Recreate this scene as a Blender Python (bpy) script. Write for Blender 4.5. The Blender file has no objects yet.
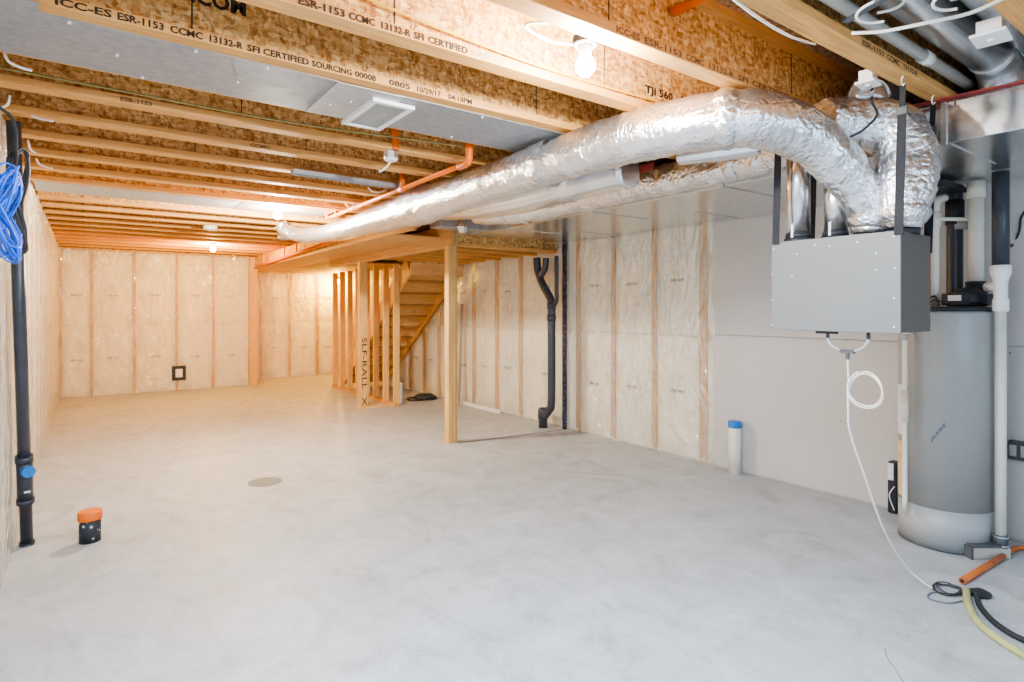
import bpy, bmesh, math, random
from mathutils import Vector, Matrix, noise
random.seed(7)
C = bpy.context.scene.collection
PI = math.pi
V = Vector

# ------------------------------------------------------------------ measuring helpers (photo pixel -> point on a real plane)
F, CX, HY, H = 588.0, 512.0, 310.0, 1.46
YAW = math.atan((512 - 86.4) / F)
S_, C_ = math.sin(YAW), math.cos(YAW)
def ray(x, y):
    u = (x - CX) / F
    return (S_ + u * C_, C_ - u * S_, (HY - y) / F)
def onz(x, y, z=0.0):
    d = ray(x, y); t = (z - H) / d[2]; return V((t * d[0], t * d[1], z))
def onx(x, y, X):
    d = ray(x, y); t = X / d[0]; return V((X, t * d[1], H + t * d[2]))
def ony(x, y, Y):
    d = ray(x, y); t = Y / d[1]; return V((t * d[0], Y, H + t * d[2]))

# ------------------------------------------------------------------ materials
def srgb(r, g, b):
    f = lambda c: c / 12.92 if c <= 0.04045 else ((c + 0.055) / 1.055) ** 2.4
    return (f(r / 255), f(g / 255), f(b / 255), 1)
class NT:
    def __init__(s, name):
        s.m = bpy.data.materials.new(name); s.m.use_nodes = True
        s.t = s.m.node_tree; s.n = s.t.nodes; s.p = s.n['Principled BSDF']; s.out = s.n['Material Output']
    def new(s, typ, **kw):
        n = s.n.new(typ)
        for k, v in kw.items():
            if hasattr(n, k): setattr(n, k, v)
            else: n.inputs[k].default_value = v
        return n
    def link(s, a, b): s.t.links.new(a, b)
    def coord(s, scale=(1, 1, 1), kind='Object', rot=(0, 0, 0)):
        tc = s.new('ShaderNodeTexCoord'); mp = s.new('ShaderNodeMapping')
        mp.inputs['Scale'].default_value = scale; mp.inputs['Rotation'].default_value = rot
        s.link(tc.outputs[kind], mp.inputs['Vector']); return mp.outputs['Vector']
    def ramp(s, fac, stops):
        r = s.new('ShaderNodeValToRGB'); e = r.color_ramp.elements
        while len(e) < len(stops): e.new(0.5)
        for k, (pos, col) in enumerate(stops): e[k].position = pos; e[k].color = col
        s.link(fac, r.inputs['Fac']); return r.outputs['Color']
    def noise(s, vec, scale, detail=4, rough=0.55, dist=0.0):
        n = s.new('ShaderNodeTexNoise'); n.inputs['Scale'].default_value = scale; n.inputs['Detail'].default_value = detail
        n.inputs['Roughness'].default_value = rough; n.inputs['Distortion'].default_value = dist
        s.link(vec, n.inputs['Vector']); return n.outputs['Fac']
    def bump(s, h, strength=0.3, dist=0.01):
        b = s.new('ShaderNodeBump'); b.inputs['Strength'].default_value = strength; b.inputs['Distance'].default_value = dist
        s.link(h, b.inputs['Height']); s.link(b.outputs['Normal'], s.p.inputs['Normal']); return b
    def mixc(s, a, b, fac, mode='MIX'):
        n = s.new('ShaderNodeMix'); n.data_type = 'RGBA'; n.blend_type = mode
        for sock, val in ((n.inputs[0], fac), (n.inputs[6], a), (n.inputs[7], b)):
            if hasattr(val, 'is_linked'): s.link(val, sock)
            else: sock.default_value = val
        return n.outputs[2]
    def set(s, **kw):
        for k, v in kw.items():
            s.p.inputs[k.replace('_', ' ')].default_value = v
        return s

def m_plain(name, col, rough=0.5, metal=0.0, var=0.06, scale=12, bump=0.0):
    t = NT(name); t.set(Roughness=rough, Metallic=metal)
    v = t.noise(t.coord(), scale, 3)
    lo = tuple(c * (1 - var * 2) for c in col[:3]) + (1,); hi = tuple(min(1, c * (1 + var * 2)) for c in col[:3]) + (1,)
    t.link(t.ramp(v, [(0.3, lo), (0.7, hi)]), t.p.inputs['Base Color'])
    if bump: t.bump(v, bump, 0.004)
    return t.m

def m_wood(name, a, b, stretch=(1, 14, 14), rough=0.65):
    t = NT(name); t.set(Roughness=rough)
    vec = t.coord(stretch)
    g = t.noise(vec, 3.2, 6, 0.62, 0.6)
    c1 = t.ramp(g, [(0.28, a), (0.48, tuple((x + y) / 2 for x, y in zip(a, b))), (0.72, b)])
    blot = t.noise(t.coord((1, 1, 1)), 2.3, 3)
    c2 = t.mixc(c1, srgb(196, 150, 96), t.ramp(blot, [(0.45, (0, 0, 0, 1)), (0.75, (0.4, 0.4, 0.4, 1))]))
    kn = t.new('ShaderNodeTexVoronoi'); kn.inputs['Scale'].default_value = 1.15
    t.link(t.coord(tuple(0.45 * x if x > 1 else 1.6 for x in stretch)), kn.inputs['Vector'])
    c3 = t.mixc(c2, srgb(120, 74, 38), t.ramp(kn.outputs['Distance'], [(0.03, (0.8, 0.8, 0.8, 1)), (0.09, (0, 0, 0, 1))]))
    t.link(c3, t.p.inputs['Base Color']); t.bump(g, 0.15, 0.003); return t.m

def m_osb(name, dark, mid, light):
    t = NT(name); t.set(Roughness=0.72)
    vec = t.coord((1, 1, 1))
    wob = t.new('ShaderNodeTexNoise'); wob.inputs['Scale'].default_value = 14; t.link(vec, wob.inputs['Vector'])
    add = t.new('ShaderNodeVectorMath', operation='MULTIPLY_ADD'); t.link(wob.outputs['Color'], add.inputs[0])
    add.inputs[1].default_value = (0.035, 0.035, 0.035); t.link(vec, add.inputs[2])
    cols = []
    for k, (sc, rot) in enumerate((((34, 34, 80), 0.5), ((75, 75, 36), -0.6))):
        mp = t.new('ShaderNodeMapping'); mp.inputs['Scale'].default_value = sc; mp.inputs['Rotation'].default_value = (0.2, rot, rot)
        t.link(add.outputs[0], mp.inputs['Vector'])
        vo = t.new('ShaderNodeTexVoronoi'); vo.inputs['Scale'].default_value = 1.0; t.link(mp.outputs[0], vo.inputs['Vector'])
        sx = t.new('ShaderNodeSeparateColor'); t.link(vo.outputs['Color'], sx.inputs[0]); cols.append((sx.outputs[0], vo.outputs['Distance']))
    c = t.mixc(t.ramp(cols[0][0], [(0.1, dark), (0.5, mid), (0.95, light)]), t.ramp(cols[1][0], [(0.05, dark), (0.45, mid), (1, light)]), 0.5)
    grain = t.noise(t.coord((30, 30, 90)), 2.0, 4)
    c = t.mixc(c, srgb(110, 66, 30), t.ramp(grain, [(0.55, (0, 0, 0, 1)), (0.8, (0.45, 0.45, 0.45, 1))]))
    t.link(c, t.p.inputs['Base Color']); t.bump(cols[0][1], 0.35, 0.004); return t.m

def m_foil(name, tint=(0.86, 0.87, 0.9, 1), rough=0.24, bs=0.55, st=(14, 60, 14)):
    t = NT(name); t.set(Metallic=0.93, Roughness=rough)
    vec = t.coord((1, 1, 1))
    n1 = t.noise(t.coord(st), 1.0, 4, 0.6, 0.6); n2 = t.noise(vec, 7, 3, 0.5, 0.8)
    vo = t.new('ShaderNodeTexVoronoi'); vo.inputs['Scale'].default_value = 26; vo.feature = 'DISTANCE_TO_EDGE'; t.link(vec, vo.inputs['Vector'])
    msk = t.new('ShaderNodeMath', operation='MULTIPLY'); t.link(n1, msk.inputs[0]); t.link(n2, msk.inputs[1])
    m2 = t.new('ShaderNodeMath', operation='MULTIPLY'); t.link(vo.outputs['Distance'], m2.inputs[0]); m2.inputs[1].default_value = 0.5
    b = t.new('ShaderNodeMath', operation='ADD'); t.link(msk.outputs[0], b.inputs[0]); t.link(m2.outputs[0], b.inputs[1])
    t.link(t.ramp(n2, [(0.3, tuple(x * 0.86 for x in tint[:3]) + (1,)), (0.65, tint)]), t.p.inputs['Base Color'])
    t.bump(b.outputs[0], bs, 0.02); return t.m

def m_galv(name, col=(0.76, 0.78, 0.8, 1), rough=0.32, metal=0.85):
    t = NT(name); t.set(Metallic=metal, Roughness=rough)
    vec = t.coord((1, 1, 1))
    vo = t.new('ShaderNodeTexVoronoi'); vo.inputs['Scale'].default_value = 40; t.link(vec, vo.inputs['Vector'])
    sx = t.new('ShaderNodeSeparateColor'); t.link(vo.outputs['Color'], sx.inputs[0])
    t.link(t.ramp(sx.outputs[0], [(0, tuple(x * 0.9 for x in col[:3]) + (1,)), (1, tuple(min(1, x * 1.08) for x in col[:3]) + (1,))]), t.p.inputs['Base Color'])
    n = t.noise(vec, 2.5, 2); t.bump(n, 0.12, 0.03); return t.m

def m_film(name='poly_film', fac=0.3):
    t = NT(name); t.set(Roughness=0.12, IOR=1.6); t.p.inputs['Base Color'].default_value = srgb(248, 245, 234)
    t.p.inputs['Specular IOR Level'].default_value = 1.0
    n1 = t.noise(t.coord((2.2, 2.2, 0.9)), 2.6, 3, 0.5, 2.2); n2 = t.noise(t.coord((1, 1, 1), rot=(0.5, 0.4, 0.3)), 6, 2, 0.5, 1.6)
    a = t.new('ShaderNodeMath', operation='MULTIPLY_ADD'); t.link(n2, a.inputs[0]); a.inputs[1].default_value = 0.35; t.link(n1, a.inputs[2])
    t.bump(a.outputs[0], 1.0, 0.11)
    gl = t.new('ShaderNodeBsdfGlossy'); gl.inputs['Roughness'].default_value = 0.1; gl.inputs['Color'].default_value = (1, 1, 1, 1)
    bn = [n for n in t.n if n.type == 'BUMP'][0]; t.link(bn.outputs['Normal'], gl.inputs['Normal'])
    tr = t.new('ShaderNodeBsdfTransparent'); mx = t.new('ShaderNodeMixShader'); mx.inputs[0].default_value = fac
    t.link(tr.outputs[0], mx.inputs[1]); t.link(t.p.outputs[0], mx.inputs[2])
    m2 = t.new('ShaderNodeMixShader'); m2.inputs[0].default_value = 0.12; t.link(mx.outputs[0], m2.inputs[1]); t.link(gl.outputs[0], m2.inputs[2])
    t.link(m2.outputs[0], t.out.inputs['Surface']); return t.m

def m_floor():
    t = NT('concrete_floor'); t.set(Roughness=0.5); t.p.inputs['Specular IOR Level'].default_value = 0.35
    vec = t.coord((1, 1, 1))
    big = t.noise(vec, 0.9, 5, 0.6, 0.7); med = t.noise(t.coord((1, 2.2, 1), rot=(0, 0, 0.5)), 2.6, 7, 0.65, 0.5); fine = t.noise(vec, 60, 3)
    c = t.ramp(big, [(0.3, srgb(146, 148, 148)), (0.5, srgb(176, 178, 178)), (0.7, srgb(194, 196, 197))])
    c = t.mixc(c, t.ramp(med, [(0.28, srgb(108, 109, 109)), (0.45, srgb(170, 172, 173)), (0.58, srgb(186, 188, 190)), (0.75, srgb(218, 220, 223))]), 0.5)
    sw = t.noise(t.coord((1.6, 1, 1), rot=(0, 0, -0.3)), 1.5, 8, 0.68, 2.4)
    c = t.mixc(c, t.ramp(sw, [(0.3, srgb(120, 119, 117)), (0.45, srgb(176, 177, 178)), (0.62, srgb(204, 206, 209)), (0.78, srgb(226, 228, 231))]), 0.42)
    c = t.mixc(c, t.ramp(fine, [(0.35, srgb(158, 157, 154)), (0.65, srgb(204, 203, 202))]), 0.22)
    t.link(c, t.p.inputs['Base Color'])
    a = t.new('ShaderNodeMath', operation='ADD'); t.link(fine, a.inputs[0]); t.link(med, a.inputs[1])
    t.bump(a.outputs[0], 0.07, 0.006)
    r = t.ramp(med, [(0.3, (0.4, 0.4, 0.4, 1)), (0.7, (0.58, 0.58, 0.58, 1))]); t.link(r, t.p.inputs['Roughness']); return t.m

def m_emit(name, col, strength):
    t = NT(name); e = t.new('ShaderNodeEmission'); e.inputs[0].default_value = col; e.inputs[1].default_value = strength
    tr = t.new('ShaderNodeBsdfTransparent'); ad = t.new('ShaderNodeAddShader')
    t.link(e.outputs[0], ad.inputs[0]); t.link(tr.outputs[0], ad.inputs[1]); t.link(ad.outputs[0], t.out.inputs['Surface']); return t.m

def m_speckle(name, base, dots, scale=60, thr=0.25):
    t = NT(name); t.set(Roughness=0.5)
    vo = t.new('ShaderNodeTexVoronoi'); vo.inputs['Scale'].default_value = scale; t.link(t.coord(), vo.inputs['Vector'])
    t.link(t.ramp(vo.outputs['Distance'], [(thr, dots), (thr + 0.06, base)]), t.p.inputs['Base Color']); return t.m

def m_batt():
    t = NT('insulation'); t.set(Roughness=0.9)
    n = t.noise(t.coord((1, 1, 1)), 3.5, 6, 0.65, 0.4)
    t.link(t.ramp(n, [(0.3, srgb(232, 226, 206)), (0.55, srgb(244, 240, 224)), (0.75, srgb(250, 247, 236))]), t.p.inputs['Base Color'])
    t.bump(n, 0.2, 0.02); return t.m

M = {
 'floor': m_floor(), 'film': m_film(), 'filmdense': m_film('poly_film_dense', 0.62), 'batt': m_batt(),
 'stud': m_wood('stud_wood', srgb(204, 152, 88), srgb(236, 194, 128), (16, 16, 1)),
 'wallstud': m_wood('wall_stud_wood', srgb(186, 136, 76), srgb(214, 168, 104), (16, 16, 1)),
 'lumber_x': m_wood('lumber_x', srgb(206, 158, 100), srgb(238, 200, 146), (1, 16, 16)),
 'lumber_y': m_wood('lumber_y', srgb(182, 134, 82), srgb(220, 178, 124), (16, 1, 16)),
 'flange': m_wood('flange_wood', srgb(190, 130, 68), srgb(230, 178, 108), (1, 18, 18)),
 'osb': m_osb('osb_web', srgb(150, 98, 46), srgb(208, 156, 88), srgb(246, 212, 150)),
 'subfloor': m_osb('subfloor', srgb(124, 90, 62), srgb(164, 126, 90), srgb(198, 164, 124)),
 'plank': m_wood('stair_board', srgb(204, 156, 92), srgb(232, 190, 126), (1, 12, 12)), 'treadwood': m_wood('tread_board', srgb(150, 106, 60), srgb(186, 140, 84), (1, 12, 12)),
 'sheet': m_galv('grey_sheet', (0.31, 0.33, 0.36, 1), 0.5, 0.35),
 'sheet2': m_galv('grey_sheet_light', (0.46, 0.47, 0.49, 1), 0.5, 0.35),
 'galv': m_galv('galvanised'), 'galvmir': m_galv('galvanised_mirror', (0.74, 0.75, 0.76, 1), 0.23, 0.95),
 'steel': m_galv('blue_steel', (0.5, 0.55, 0.6, 1), 0.35, 0.7),
 'foil': m_foil('foil_wrap', bs=0.15), 'foil2': m_foil('foil_flex', (0.92, 0.92, 0.93, 1), 0.25, 0.7), 'foilcr': m_foil('foil_crinkled', (0.9, 0.9, 0.91, 1), 0.2, 1.0, (26, 26, 26)), 'foiltape': m_foil('foil_tape', (0.86, 0.86, 0.88, 1), 0.22, 0.9, (30, 30, 30)),
 'black': m_plain('black_abs', srgb(64, 68, 76), 0.32), 'blackmat': m_plain('black_webbing', srgb(42, 43, 47), 0.75),
 'rubber': m_plain('black_cable', srgb(46, 47, 52), 0.5), 'pvc': m_plain('white_pvc', srgb(228, 224, 212), 0.35, var=0.02),
 'pvc_grey': m_plain('grey_pvc', srgb(176, 172, 164), 0.4, var=0.03), 'cream': m_plain('cream_tube', srgb(238, 228, 206), 0.35, var=0.02),
 'white': m_plain('white_plastic', srgb(238, 238, 236), 0.4, var=0.01), 'bluecap': m_plain('blue_cap', srgb(36, 120, 196), 0.45, var=0.03),
 'bluecable': m_plain('blue_cable', srgb(30, 96, 200), 0.45, var=0.03), 'orange': m_plain('orange_cpvc', srgb(226, 112, 34), 0.42, var=0.05),
 'orangecap': m_plain('orange_cap', srgb(236, 116, 34), 0.5, var=0.03), 'red': m_plain('red_wire', srgb(150, 62, 58), 0.5),
 'yellow': m_plain('yellow_wire', srgb(216, 176, 60), 0.5), 'olive': m_plain('olive_wire', srgb(150, 138, 84), 0.55),
 'whitewire': m_plain('white_wire', srgb(232, 230, 224), 0.45, var=0.02),
 'grey_wire': m_plain('grey_wire', srgb(110, 116, 124), 0.5),
 'case': m_plain('grey_case', srgb(128, 127, 125), 0.5, 0.0, 0.015, 3), 'caseshade': m_plain('grey_case_shaded', srgb(96, 90, 85), 0.5, 0.0, 0.015, 3),  # second grey is the same case with its shaded side put into the colour
 'tank': m_plain('tank_enamel', srgb(162, 161, 159), 0.33, 0.0, 0.015, 2), 'tankbase': m_plain('tank_base', srgb(162, 163, 163), 0.4, 0, 0.015, 2),
 'darkgrey': m_plain('dark_grey', srgb(86, 88, 90), 0.5), 'drywall': m_plain('drywall_paper', srgb(198, 193, 188), 0.85, 0, 0.02, 1.6),
 'ink': m_plain('black_ink', srgb(52, 42, 34), 0.7), 'inkbrown': m_plain('brown_ink', srgb(112, 84, 58), 0.7), 'inkgrey': m_plain('grey_ink', srgb(150, 142, 132), 0.7),
 'concrete': m_plain('wall_concrete', srgb(196, 190, 182), 0.85, 0, 0.05, 3),
 'drain': m_plain('drain_patch', srgb(126, 124, 118), 0.7, 0, 0.06, 20), 'crack': m_plain('dark_joint', srgb(138, 134, 128), 0.9),
 'hose': m_plain('green_hose', srgb(178, 180, 122), 0.35, 0, 0.08, 9), 'copper': m_plain('orange_pipe', srgb(200, 112, 56), 0.45, 0.1, 0.08),
 'speckle': m_speckle('dotted_strip', srgb(34, 38, 62), srgb(150, 156, 190), 38, 0.22),
 'smear': m_speckle('smeared_black', srgb(52, 54, 60), srgb(190, 188, 184), 26, 0.2),
 'screw': m_plain('bright_screw', srgb(232, 232, 232), 0.3, 0.2), 'label': m_plain('paper_label', srgb(226, 226, 228), 0.6, 0, 0.01),
 'yellowbox': m_plain('yellow_label', srgb(226, 196, 150), 0.6), 'wrap': m_plain('pipe_wrap', srgb(226, 216, 204), 0.6, 0, 0.05),
 'grille': m_plain('grille_filter', srgb(190, 190, 184), 0.7, 0, 0.05, 60),
 'bulb_white': m_emit('bulb_white', (1.0, 0.93, 0.82, 1), 60), 'bulb_warm': m_emit('bulb_warm', (1.0, 0.62, 0.22, 1), 40),
}

# ------------------------------------------------------------------ geometry helpers
class MB:
    def __init__(s): s.v = []; s.f = []
    def add(s, vs, fs):
        o = len(s.v); s.v += [tuple(v) for v in vs]; s.f += [tuple(i + o for i in f) for f in fs]; return s
    def box(s, lo, hi):
        x0, y0, z0 = lo; x1, y1, z1 = hi
        return s.add([(x0,y0,z0),(x1,y0,z0),(x1,y1,z0),(x0,y1,z0),(x0,y0,z1),(x1,y0,z1),(x1,y1,z1),(x0,y1,z1)],
                     [(0,3,2,1),(4,5,6,7),(0,1,5,4),(1,2,6,5),(2,3,7,6),(3,0,4,7)])
    def cbox(s, c, size, mat=None):
        hx, hy, hz = (q / 2 for q in size)
        vs = [V((x, y, z)) for z in (-hz, hz) for x, y in ((-hx,-hy),(hx,-hy),(hx,hy),(-hx,hy))]
        if mat: vs = [mat @ v for v in vs]
        return s.add([v + V(c) for v in vs], [(0,3,2,1),(4,5,6,7),(0,1,5,4),(1,2,6,5),(2,3,7,6),(3,0,4,7)])
    def beam(s, a, b, w, h, up=(0, 0, 1)):
        a, b = V(a), V(b); d = (b - a).normalized(); u = V(up); sd = d.cross(u).normalized(); u = sd.cross(d)
        vs = [p + sd * (i * w / 2) + u * (j * h / 2) for p in (a, b) for i, j in ((-1,-1),(1,-1),(1,1),(-1,1))]
        return s.add(vs, [(0,1,2,3),(4,7,6,5),(0,4,5,1),(1,5,6,2),(2,6,7,3),(3,7,4,0)])
    def tube(s, path, r, seg=12, cap=True, jit=0.0, sq=2.0, flat=None, closed=False, crinkle=0.0, seed=0):
        P = [V(p) for p in path]; n = len(P)
        R = r if isinstance(r, (list, tuple)) else [r] * n
        T = []
        for i in range(n):
            if closed: t = P[(i + 1) % n] - P[i - 1]
            else: t = P[min(i + 1, n - 1)] - P[max(i - 1, 0)]
            T.append(t.normalized())
        up = V((0, 0, 1)) if abs(T[0].z) < 0.9 else V((1, 0, 0))
        nrm = (up - T[0] * up.dot(T[0])).normalized(); vs = []
        for i in range(n):
            nrm = (nrm - T[i] * nrm.dot(T[i])).normalized(); b = T[i].cross(nrm)
            for k in range(seg):
                a = 2 * PI * k / seg; ca, sa = math.cos(a), math.sin(a); rr = R[i]
                if sq != 2.0: rr *= (abs(ca) ** sq + abs(sa) ** sq) ** (-1 / sq)
                if crinkle:
                    q = P[i] * 9 + V((ca, sa, seed)) * 2.2
                    rr *= 1 + crinkle * noise.noise(q) + crinkle * 0.6 * noise.noise(q * 2.7)
                if jit: rr *= 1 + random.uniform(-jit, jit)
                off = nrm * (ca * rr) + b * (sa * rr)
                if flat: off = V((off.x * flat[0], off.y * flat[1], off.z * flat[2]))
                vs.append(P[i] + off)
        fs = []
        for i in range(n if closed else n - 1):
            j = (i + 1) % n
            for k in range(seg): fs.append((i*seg+k, i*seg+(k+1) % seg, j*seg+(k+1) % seg, j*seg+k))
        if cap and not closed:
            fs.append(tuple(range(seg))[::-1]); fs.append(tuple((n-1)*seg + k for k in range(seg)))
        return s.add(vs, fs)
    def cyl(s, a, b, r, r2=None, seg=24): return s.tube([a, b], [r, r if r2 is None else r2], seg)
    def lathe(s, prof, c=(0, 0, 0), seg=40, cap=True):
        c = V(c); vs = []; fs = []
        for (r, z) in prof:
            for k in range(seg):
                a = 2 * PI * k / seg; vs.append(c + V((r * math.cos(a), r * math.sin(a), z)))
        for i in range(len(prof) - 1):
            for k in range(seg): fs.append((i*seg+k, i*seg+(k+1) % seg, (i+1)*seg+(k+1) % seg, (i+1)*seg+k))
        if cap: fs.append(tuple(range(seg))[::-1]); fs.append(tuple((len(prof)-1)*seg+k for k in range(seg)))
        return s.add(vs, fs)
    def build(s, name, mat, parent=None, bevel=0.0, smooth=False, origin=None):
        me = bpy.data.meshes.new(name); o0 = V(origin) if origin is not None else V((0, 0, 0))
        me.from_pydata([V(v) - o0 for v in s.v], [], s.f); me.update()
        bm = bmesh.new(); bm.from_mesh(me); bmesh.ops.recalc_face_normals(bm, faces=bm.faces); bm.to_mesh(me); bm.free()
        me.materials.append(M[mat] if isinstance(mat, str) else mat)
        if smooth:
            for p in me.polygons: p.use_smooth = len(p.vertices) <= 4
        o = bpy.data.objects.new(name, me); C.objects.link(o); o.location = o0
        if parent is not None:
            o.parent = parent; o.location = o0 - world_loc(parent) if origin is not None else -world_loc(parent)
        if bevel:
            b = o.modifiers.new('edge', 'BEVEL'); b.width = bevel; b.segments = 2; b.limit_method = 'ANGLE'
        return o
def world_loc(o):
    l = V(o.location)
    while o.parent: o = o.parent; l += o.location
    return l
def tag(o, label=None, cat=None, group=None, kind=None):
    if label: o['label'] = label
    if cat: o['category'] = cat
    if group: o['group'] = group
    if kind: o['kind'] = kind
    return o
def thing(name, label, cat, loc=(0, 0, 0), group=None):
    o = bpy.data.objects.new(name, None); C.objects.link(o); o.location = loc; o.empty_display_size = 0.1
    return tag(o, label, cat, group)
def struct(o, label=None): return tag(o, label, 'building', None, 'structure')
def copy_thing(o):
    c = o.copy(); C.objects.link(c)
    for ch in list(o.children):
        d = ch.copy(); C.objects.link(d); d.parent = c
        for g in list(ch.children):
            e = g.copy(); C.objects.link(e); e.parent = d
    return c
def smoothpath(pts, n=12):
    P = [V(p) for p in pts]; out = []
    for i in range(len(P) - 1):
        p0, p1, p2, p3 = P[max(i-1, 0)], P[i], P[i+1], P[min(i+2, len(P)-1)]
        for k in range(n):
            t = k / n; t2, t3 = t*t, t*t*t
            out.append(0.5 * ((2*p1) + (p2-p0)*t + (2*p0-5*p1+4*p2-p3)*t2 + (3*p1-p0-3*p2+p3)*t3))
    out.append(P[-1]); return out
def lerp_list(vals, n):
    out = []; m = len(vals) - 1
    for i in range(n):
        t = i / (n - 1) * m; k = min(int(t), m - 1); out.append(vals[k] + (vals[k+1] - vals[k]) * (t - k))
    return out
def text(name, body, size, mat, parent, loc, rot, xscale=1.0, bold=0.0):
    cu = bpy.data.curves.new(name, 'FONT'); cu.body = body; cu.size = size; cu.offset = bold; cu.resolution_u = 2
    ob = bpy.data.objects.new(name, cu); C.objects.link(ob)
    dg = bpy.context.evaluated_depsgraph_get(); dg.update()
    me = bpy.data.meshes.new_from_object(ob.evaluated_get(dg))
    bpy.data.objects.remove(ob); bpy.data.curves.remove(cu)
    me.name = name; me.materials.clear(); me.materials.append(M[mat])
    o = bpy.data.objects.new(name, me); C.objects.link(o); o.rotation_euler = rot; o.scale = (xscale, 1, 1)
    o.parent = parent; o.location = V(loc) - world_loc(parent); return o
def wire(name, pts, r, mat, label, cat='cable', group=None, n=10, parent=None, seg=8):
    p = smoothpath(pts, n); mb = MB().tube(p, r, seg)
    o = mb.build(name, mat, parent, smooth=True, origin=None if parent else p[0])
    if parent is None: tag(o, label, cat, group)
    return o

# ------------------------------------------------------------------ room constants
XL, XR, YF, YR, YB = -0.37, 4.775, 12.2, 13.2, -2.6
ZJ, ZS = 2.49, 2.80          # underside of joists, underside of subfloor
struct(MB().box((XL - 0.3, YB - 0.2, -0.15), (XR + 0.35, YR + 0.3, 0)).build('floor', 'floor'), 'bare grey concrete slab floor')
struct(MB().box((XL - 0.3, YB - 0.2, ZS), (XR + 0.35, YR + 0.3, ZS + 0.05)).build('ceiling', 'subfloor'), 'oriented strand board subfloor above the joists')

# ------------------------------------------------------------------ framed walls behind clear plastic sheet
def plastic_wall(name, o, d, nrm, length, height, studs, label, wide=(), batt_gap=0.03, seed=0, wr=0.007, film='film'):
    o, d, nrm = V(o), V(d), V(nrm); UP = V((0, 0, 1)); DEP = 0.14
    P = lambda a, h, n: o + d * a + UP * h + nrm * n
    def slab(mb, a0, a1, h0, h1, n0, n1):
        vs = [P(a, h, n) for n in (n0, n1) for a, h in ((a0, h0), (a1, h0), (a1, h1), (a0, h1))]
        mb.add(vs, [(0,3,2,1),(4,5,6,7),(0,1,5,4),(1,2,6,5),(2,3,7,6),(3,0,4,7)])
    mb = MB(); slab(mb, 0, length, 0, ZS, -DEP - 0.2, -DEP)
    root = struct(mb.build(name, 'concrete'), label)
    for h0, h1 in ((0, 0.04), (height - 0.04, height)):
        mb = MB(); slab(mb, 0, length, h0, h1, -DEP, -0.05); mb.build('plate', 'wallstud', root)
    if height < ZS - 0.05:
        mb = MB(); slab(mb, 0, length, height, ZS, -DEP, -0.02); mb.build('rim_board', 'osb', root)
    for st in studs:
        w = 0.09 if st in wide else 0.042
        mb = MB(); slab(mb, st - w / 2, st + w / 2, 0.04, height - 0.04, -DEP, -0.002); mb.build('stud', 'wallstud', root)
    edges = [0] + sorted(studs) + [length]
    for a0, a1 in zip(edges[:-1], edges[1:]):
        a0 += 0.016; a1 -= 0.016
        if a1 - a0 < 0.06: continue
        for h0, h1 in ((0.004, 1.2), (1.205, height - 0.03)):
            mb = MB(); nx, nz = 8, 14; vs = []; fs = []
            for j in range(nz + 1):
                for i in range(nx + 1):
                    u, w = i / nx, j / nz; a = a0 + (a1 - a0) * u; h = h0 + (h1 - h0) * w
                    bul = (max(0.0, math.sin(PI * u)) ** 0.35) * (max(0.0, math.sin(PI * w)) ** 0.12)
                    vs.append(P(a, h, -0.045 + 0.036 * bul + 0.006 * noise.noise(V((a * 3 + seed, h * 3, 0)))))
            for j in range(nz):
                for i in range(nx): fs.append((j*(nx+1)+i, j*(nx+1)+i+1, (j+1)*(nx+1)+i+1, (j+1)*(nx+1)+i))
            mb.add(vs, fs); mb.build('insulation_batt', 'batt', root, smooth=True)
        # small illegible grey print on the batt facing, two rows
        mk = MB(); mid = (a0 + a1) / 2
        if a1 - a0 > 0.3:
            for hh in (0.62, 1.72):
                hh += random.uniform(-0.03, 0.03)
                for k in (-4, -3, -2, -1, 1, 2, 3, 4):
                    c = mid + k * 0.017; slab(mk, c - 0.006, c + 0.006, hh, hh + 0.024 + 0.004 * (k % 2), -0.003, -0.0012)
                    if k % 2: slab(mk, c - 0.003, c + 0.003, hh - 0.018, hh - 0.006, -0.003, -0.0012)
            mk.build('printed_mark', 'inkgrey', root)
    # film: wrinkled sheet stapled at the studs
    nx = max(12, int(length / 0.045)); nz = 56; vs = []; fs = []
    for j in range(nz + 1):
        for i in range(nx + 1):
            a, h = length * i / nx, height * j / nz
            ds = min([abs(a - s) for s in studs] + [9]); k = min(1, ds / 0.12)
            w = wr * k * (noise.noise(V((a * 5 + seed, h * 2.2, 3))) + 0.7 * noise.noise(V((a * 14 + h * 6, h * 4 - a * 3, seed)))) 
            vs.append(P(a, h, 0.008 + w))
    for j in range(nz):
        for i in range(nx): fs.append((j*(nx+1)+i, j*(nx+1)+i+1, (j+1)*(nx+1)+i+1, (j+1)*(nx+1)+i))
    MB().add(vs, fs).build('plastic_sheet', film, root, smooth=True)
    return root

farst = [ony(px, 320, YF).x - XL for px in (92, 134.5, 177, 213.5)]
plastic_wall('wall_far', (XL, YF, 0), (1, 0, 0), (0, -1, 0), 2.93, ZJ, farst + [0.02], 'end wall with cream insulation under clear plastic sheet', seed=2.0, wr=0.018)
plastic_wall('wall_left', (XL, YB, 0), (0, 1, 0), (1, 0, 0), YF - YB, ZJ, [0.02 + 0.61 * k for k in range(25)], 'long side wall of insulation under clear plastic, beside the black pipe', seed=5.0, wr=0.010, film='filmdense')
rst = [ony(px, 340, YR).x - 2.65 for px in (261, 290, 317)] + [1.55, 2.0]
plastic_wall('wall_recess', (2.65, YR, 0), (1, 0, 0), (0, -1, 0), XR - 2.65, 2.27, rst, 'lamplit recess wall of insulation under clear plastic', seed=9.0, wr=0.014)
pr = [onx(px, 340, XR).y for px in (703, 653, 612, 577, 519.4, 495.7, 472.8)]
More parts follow.
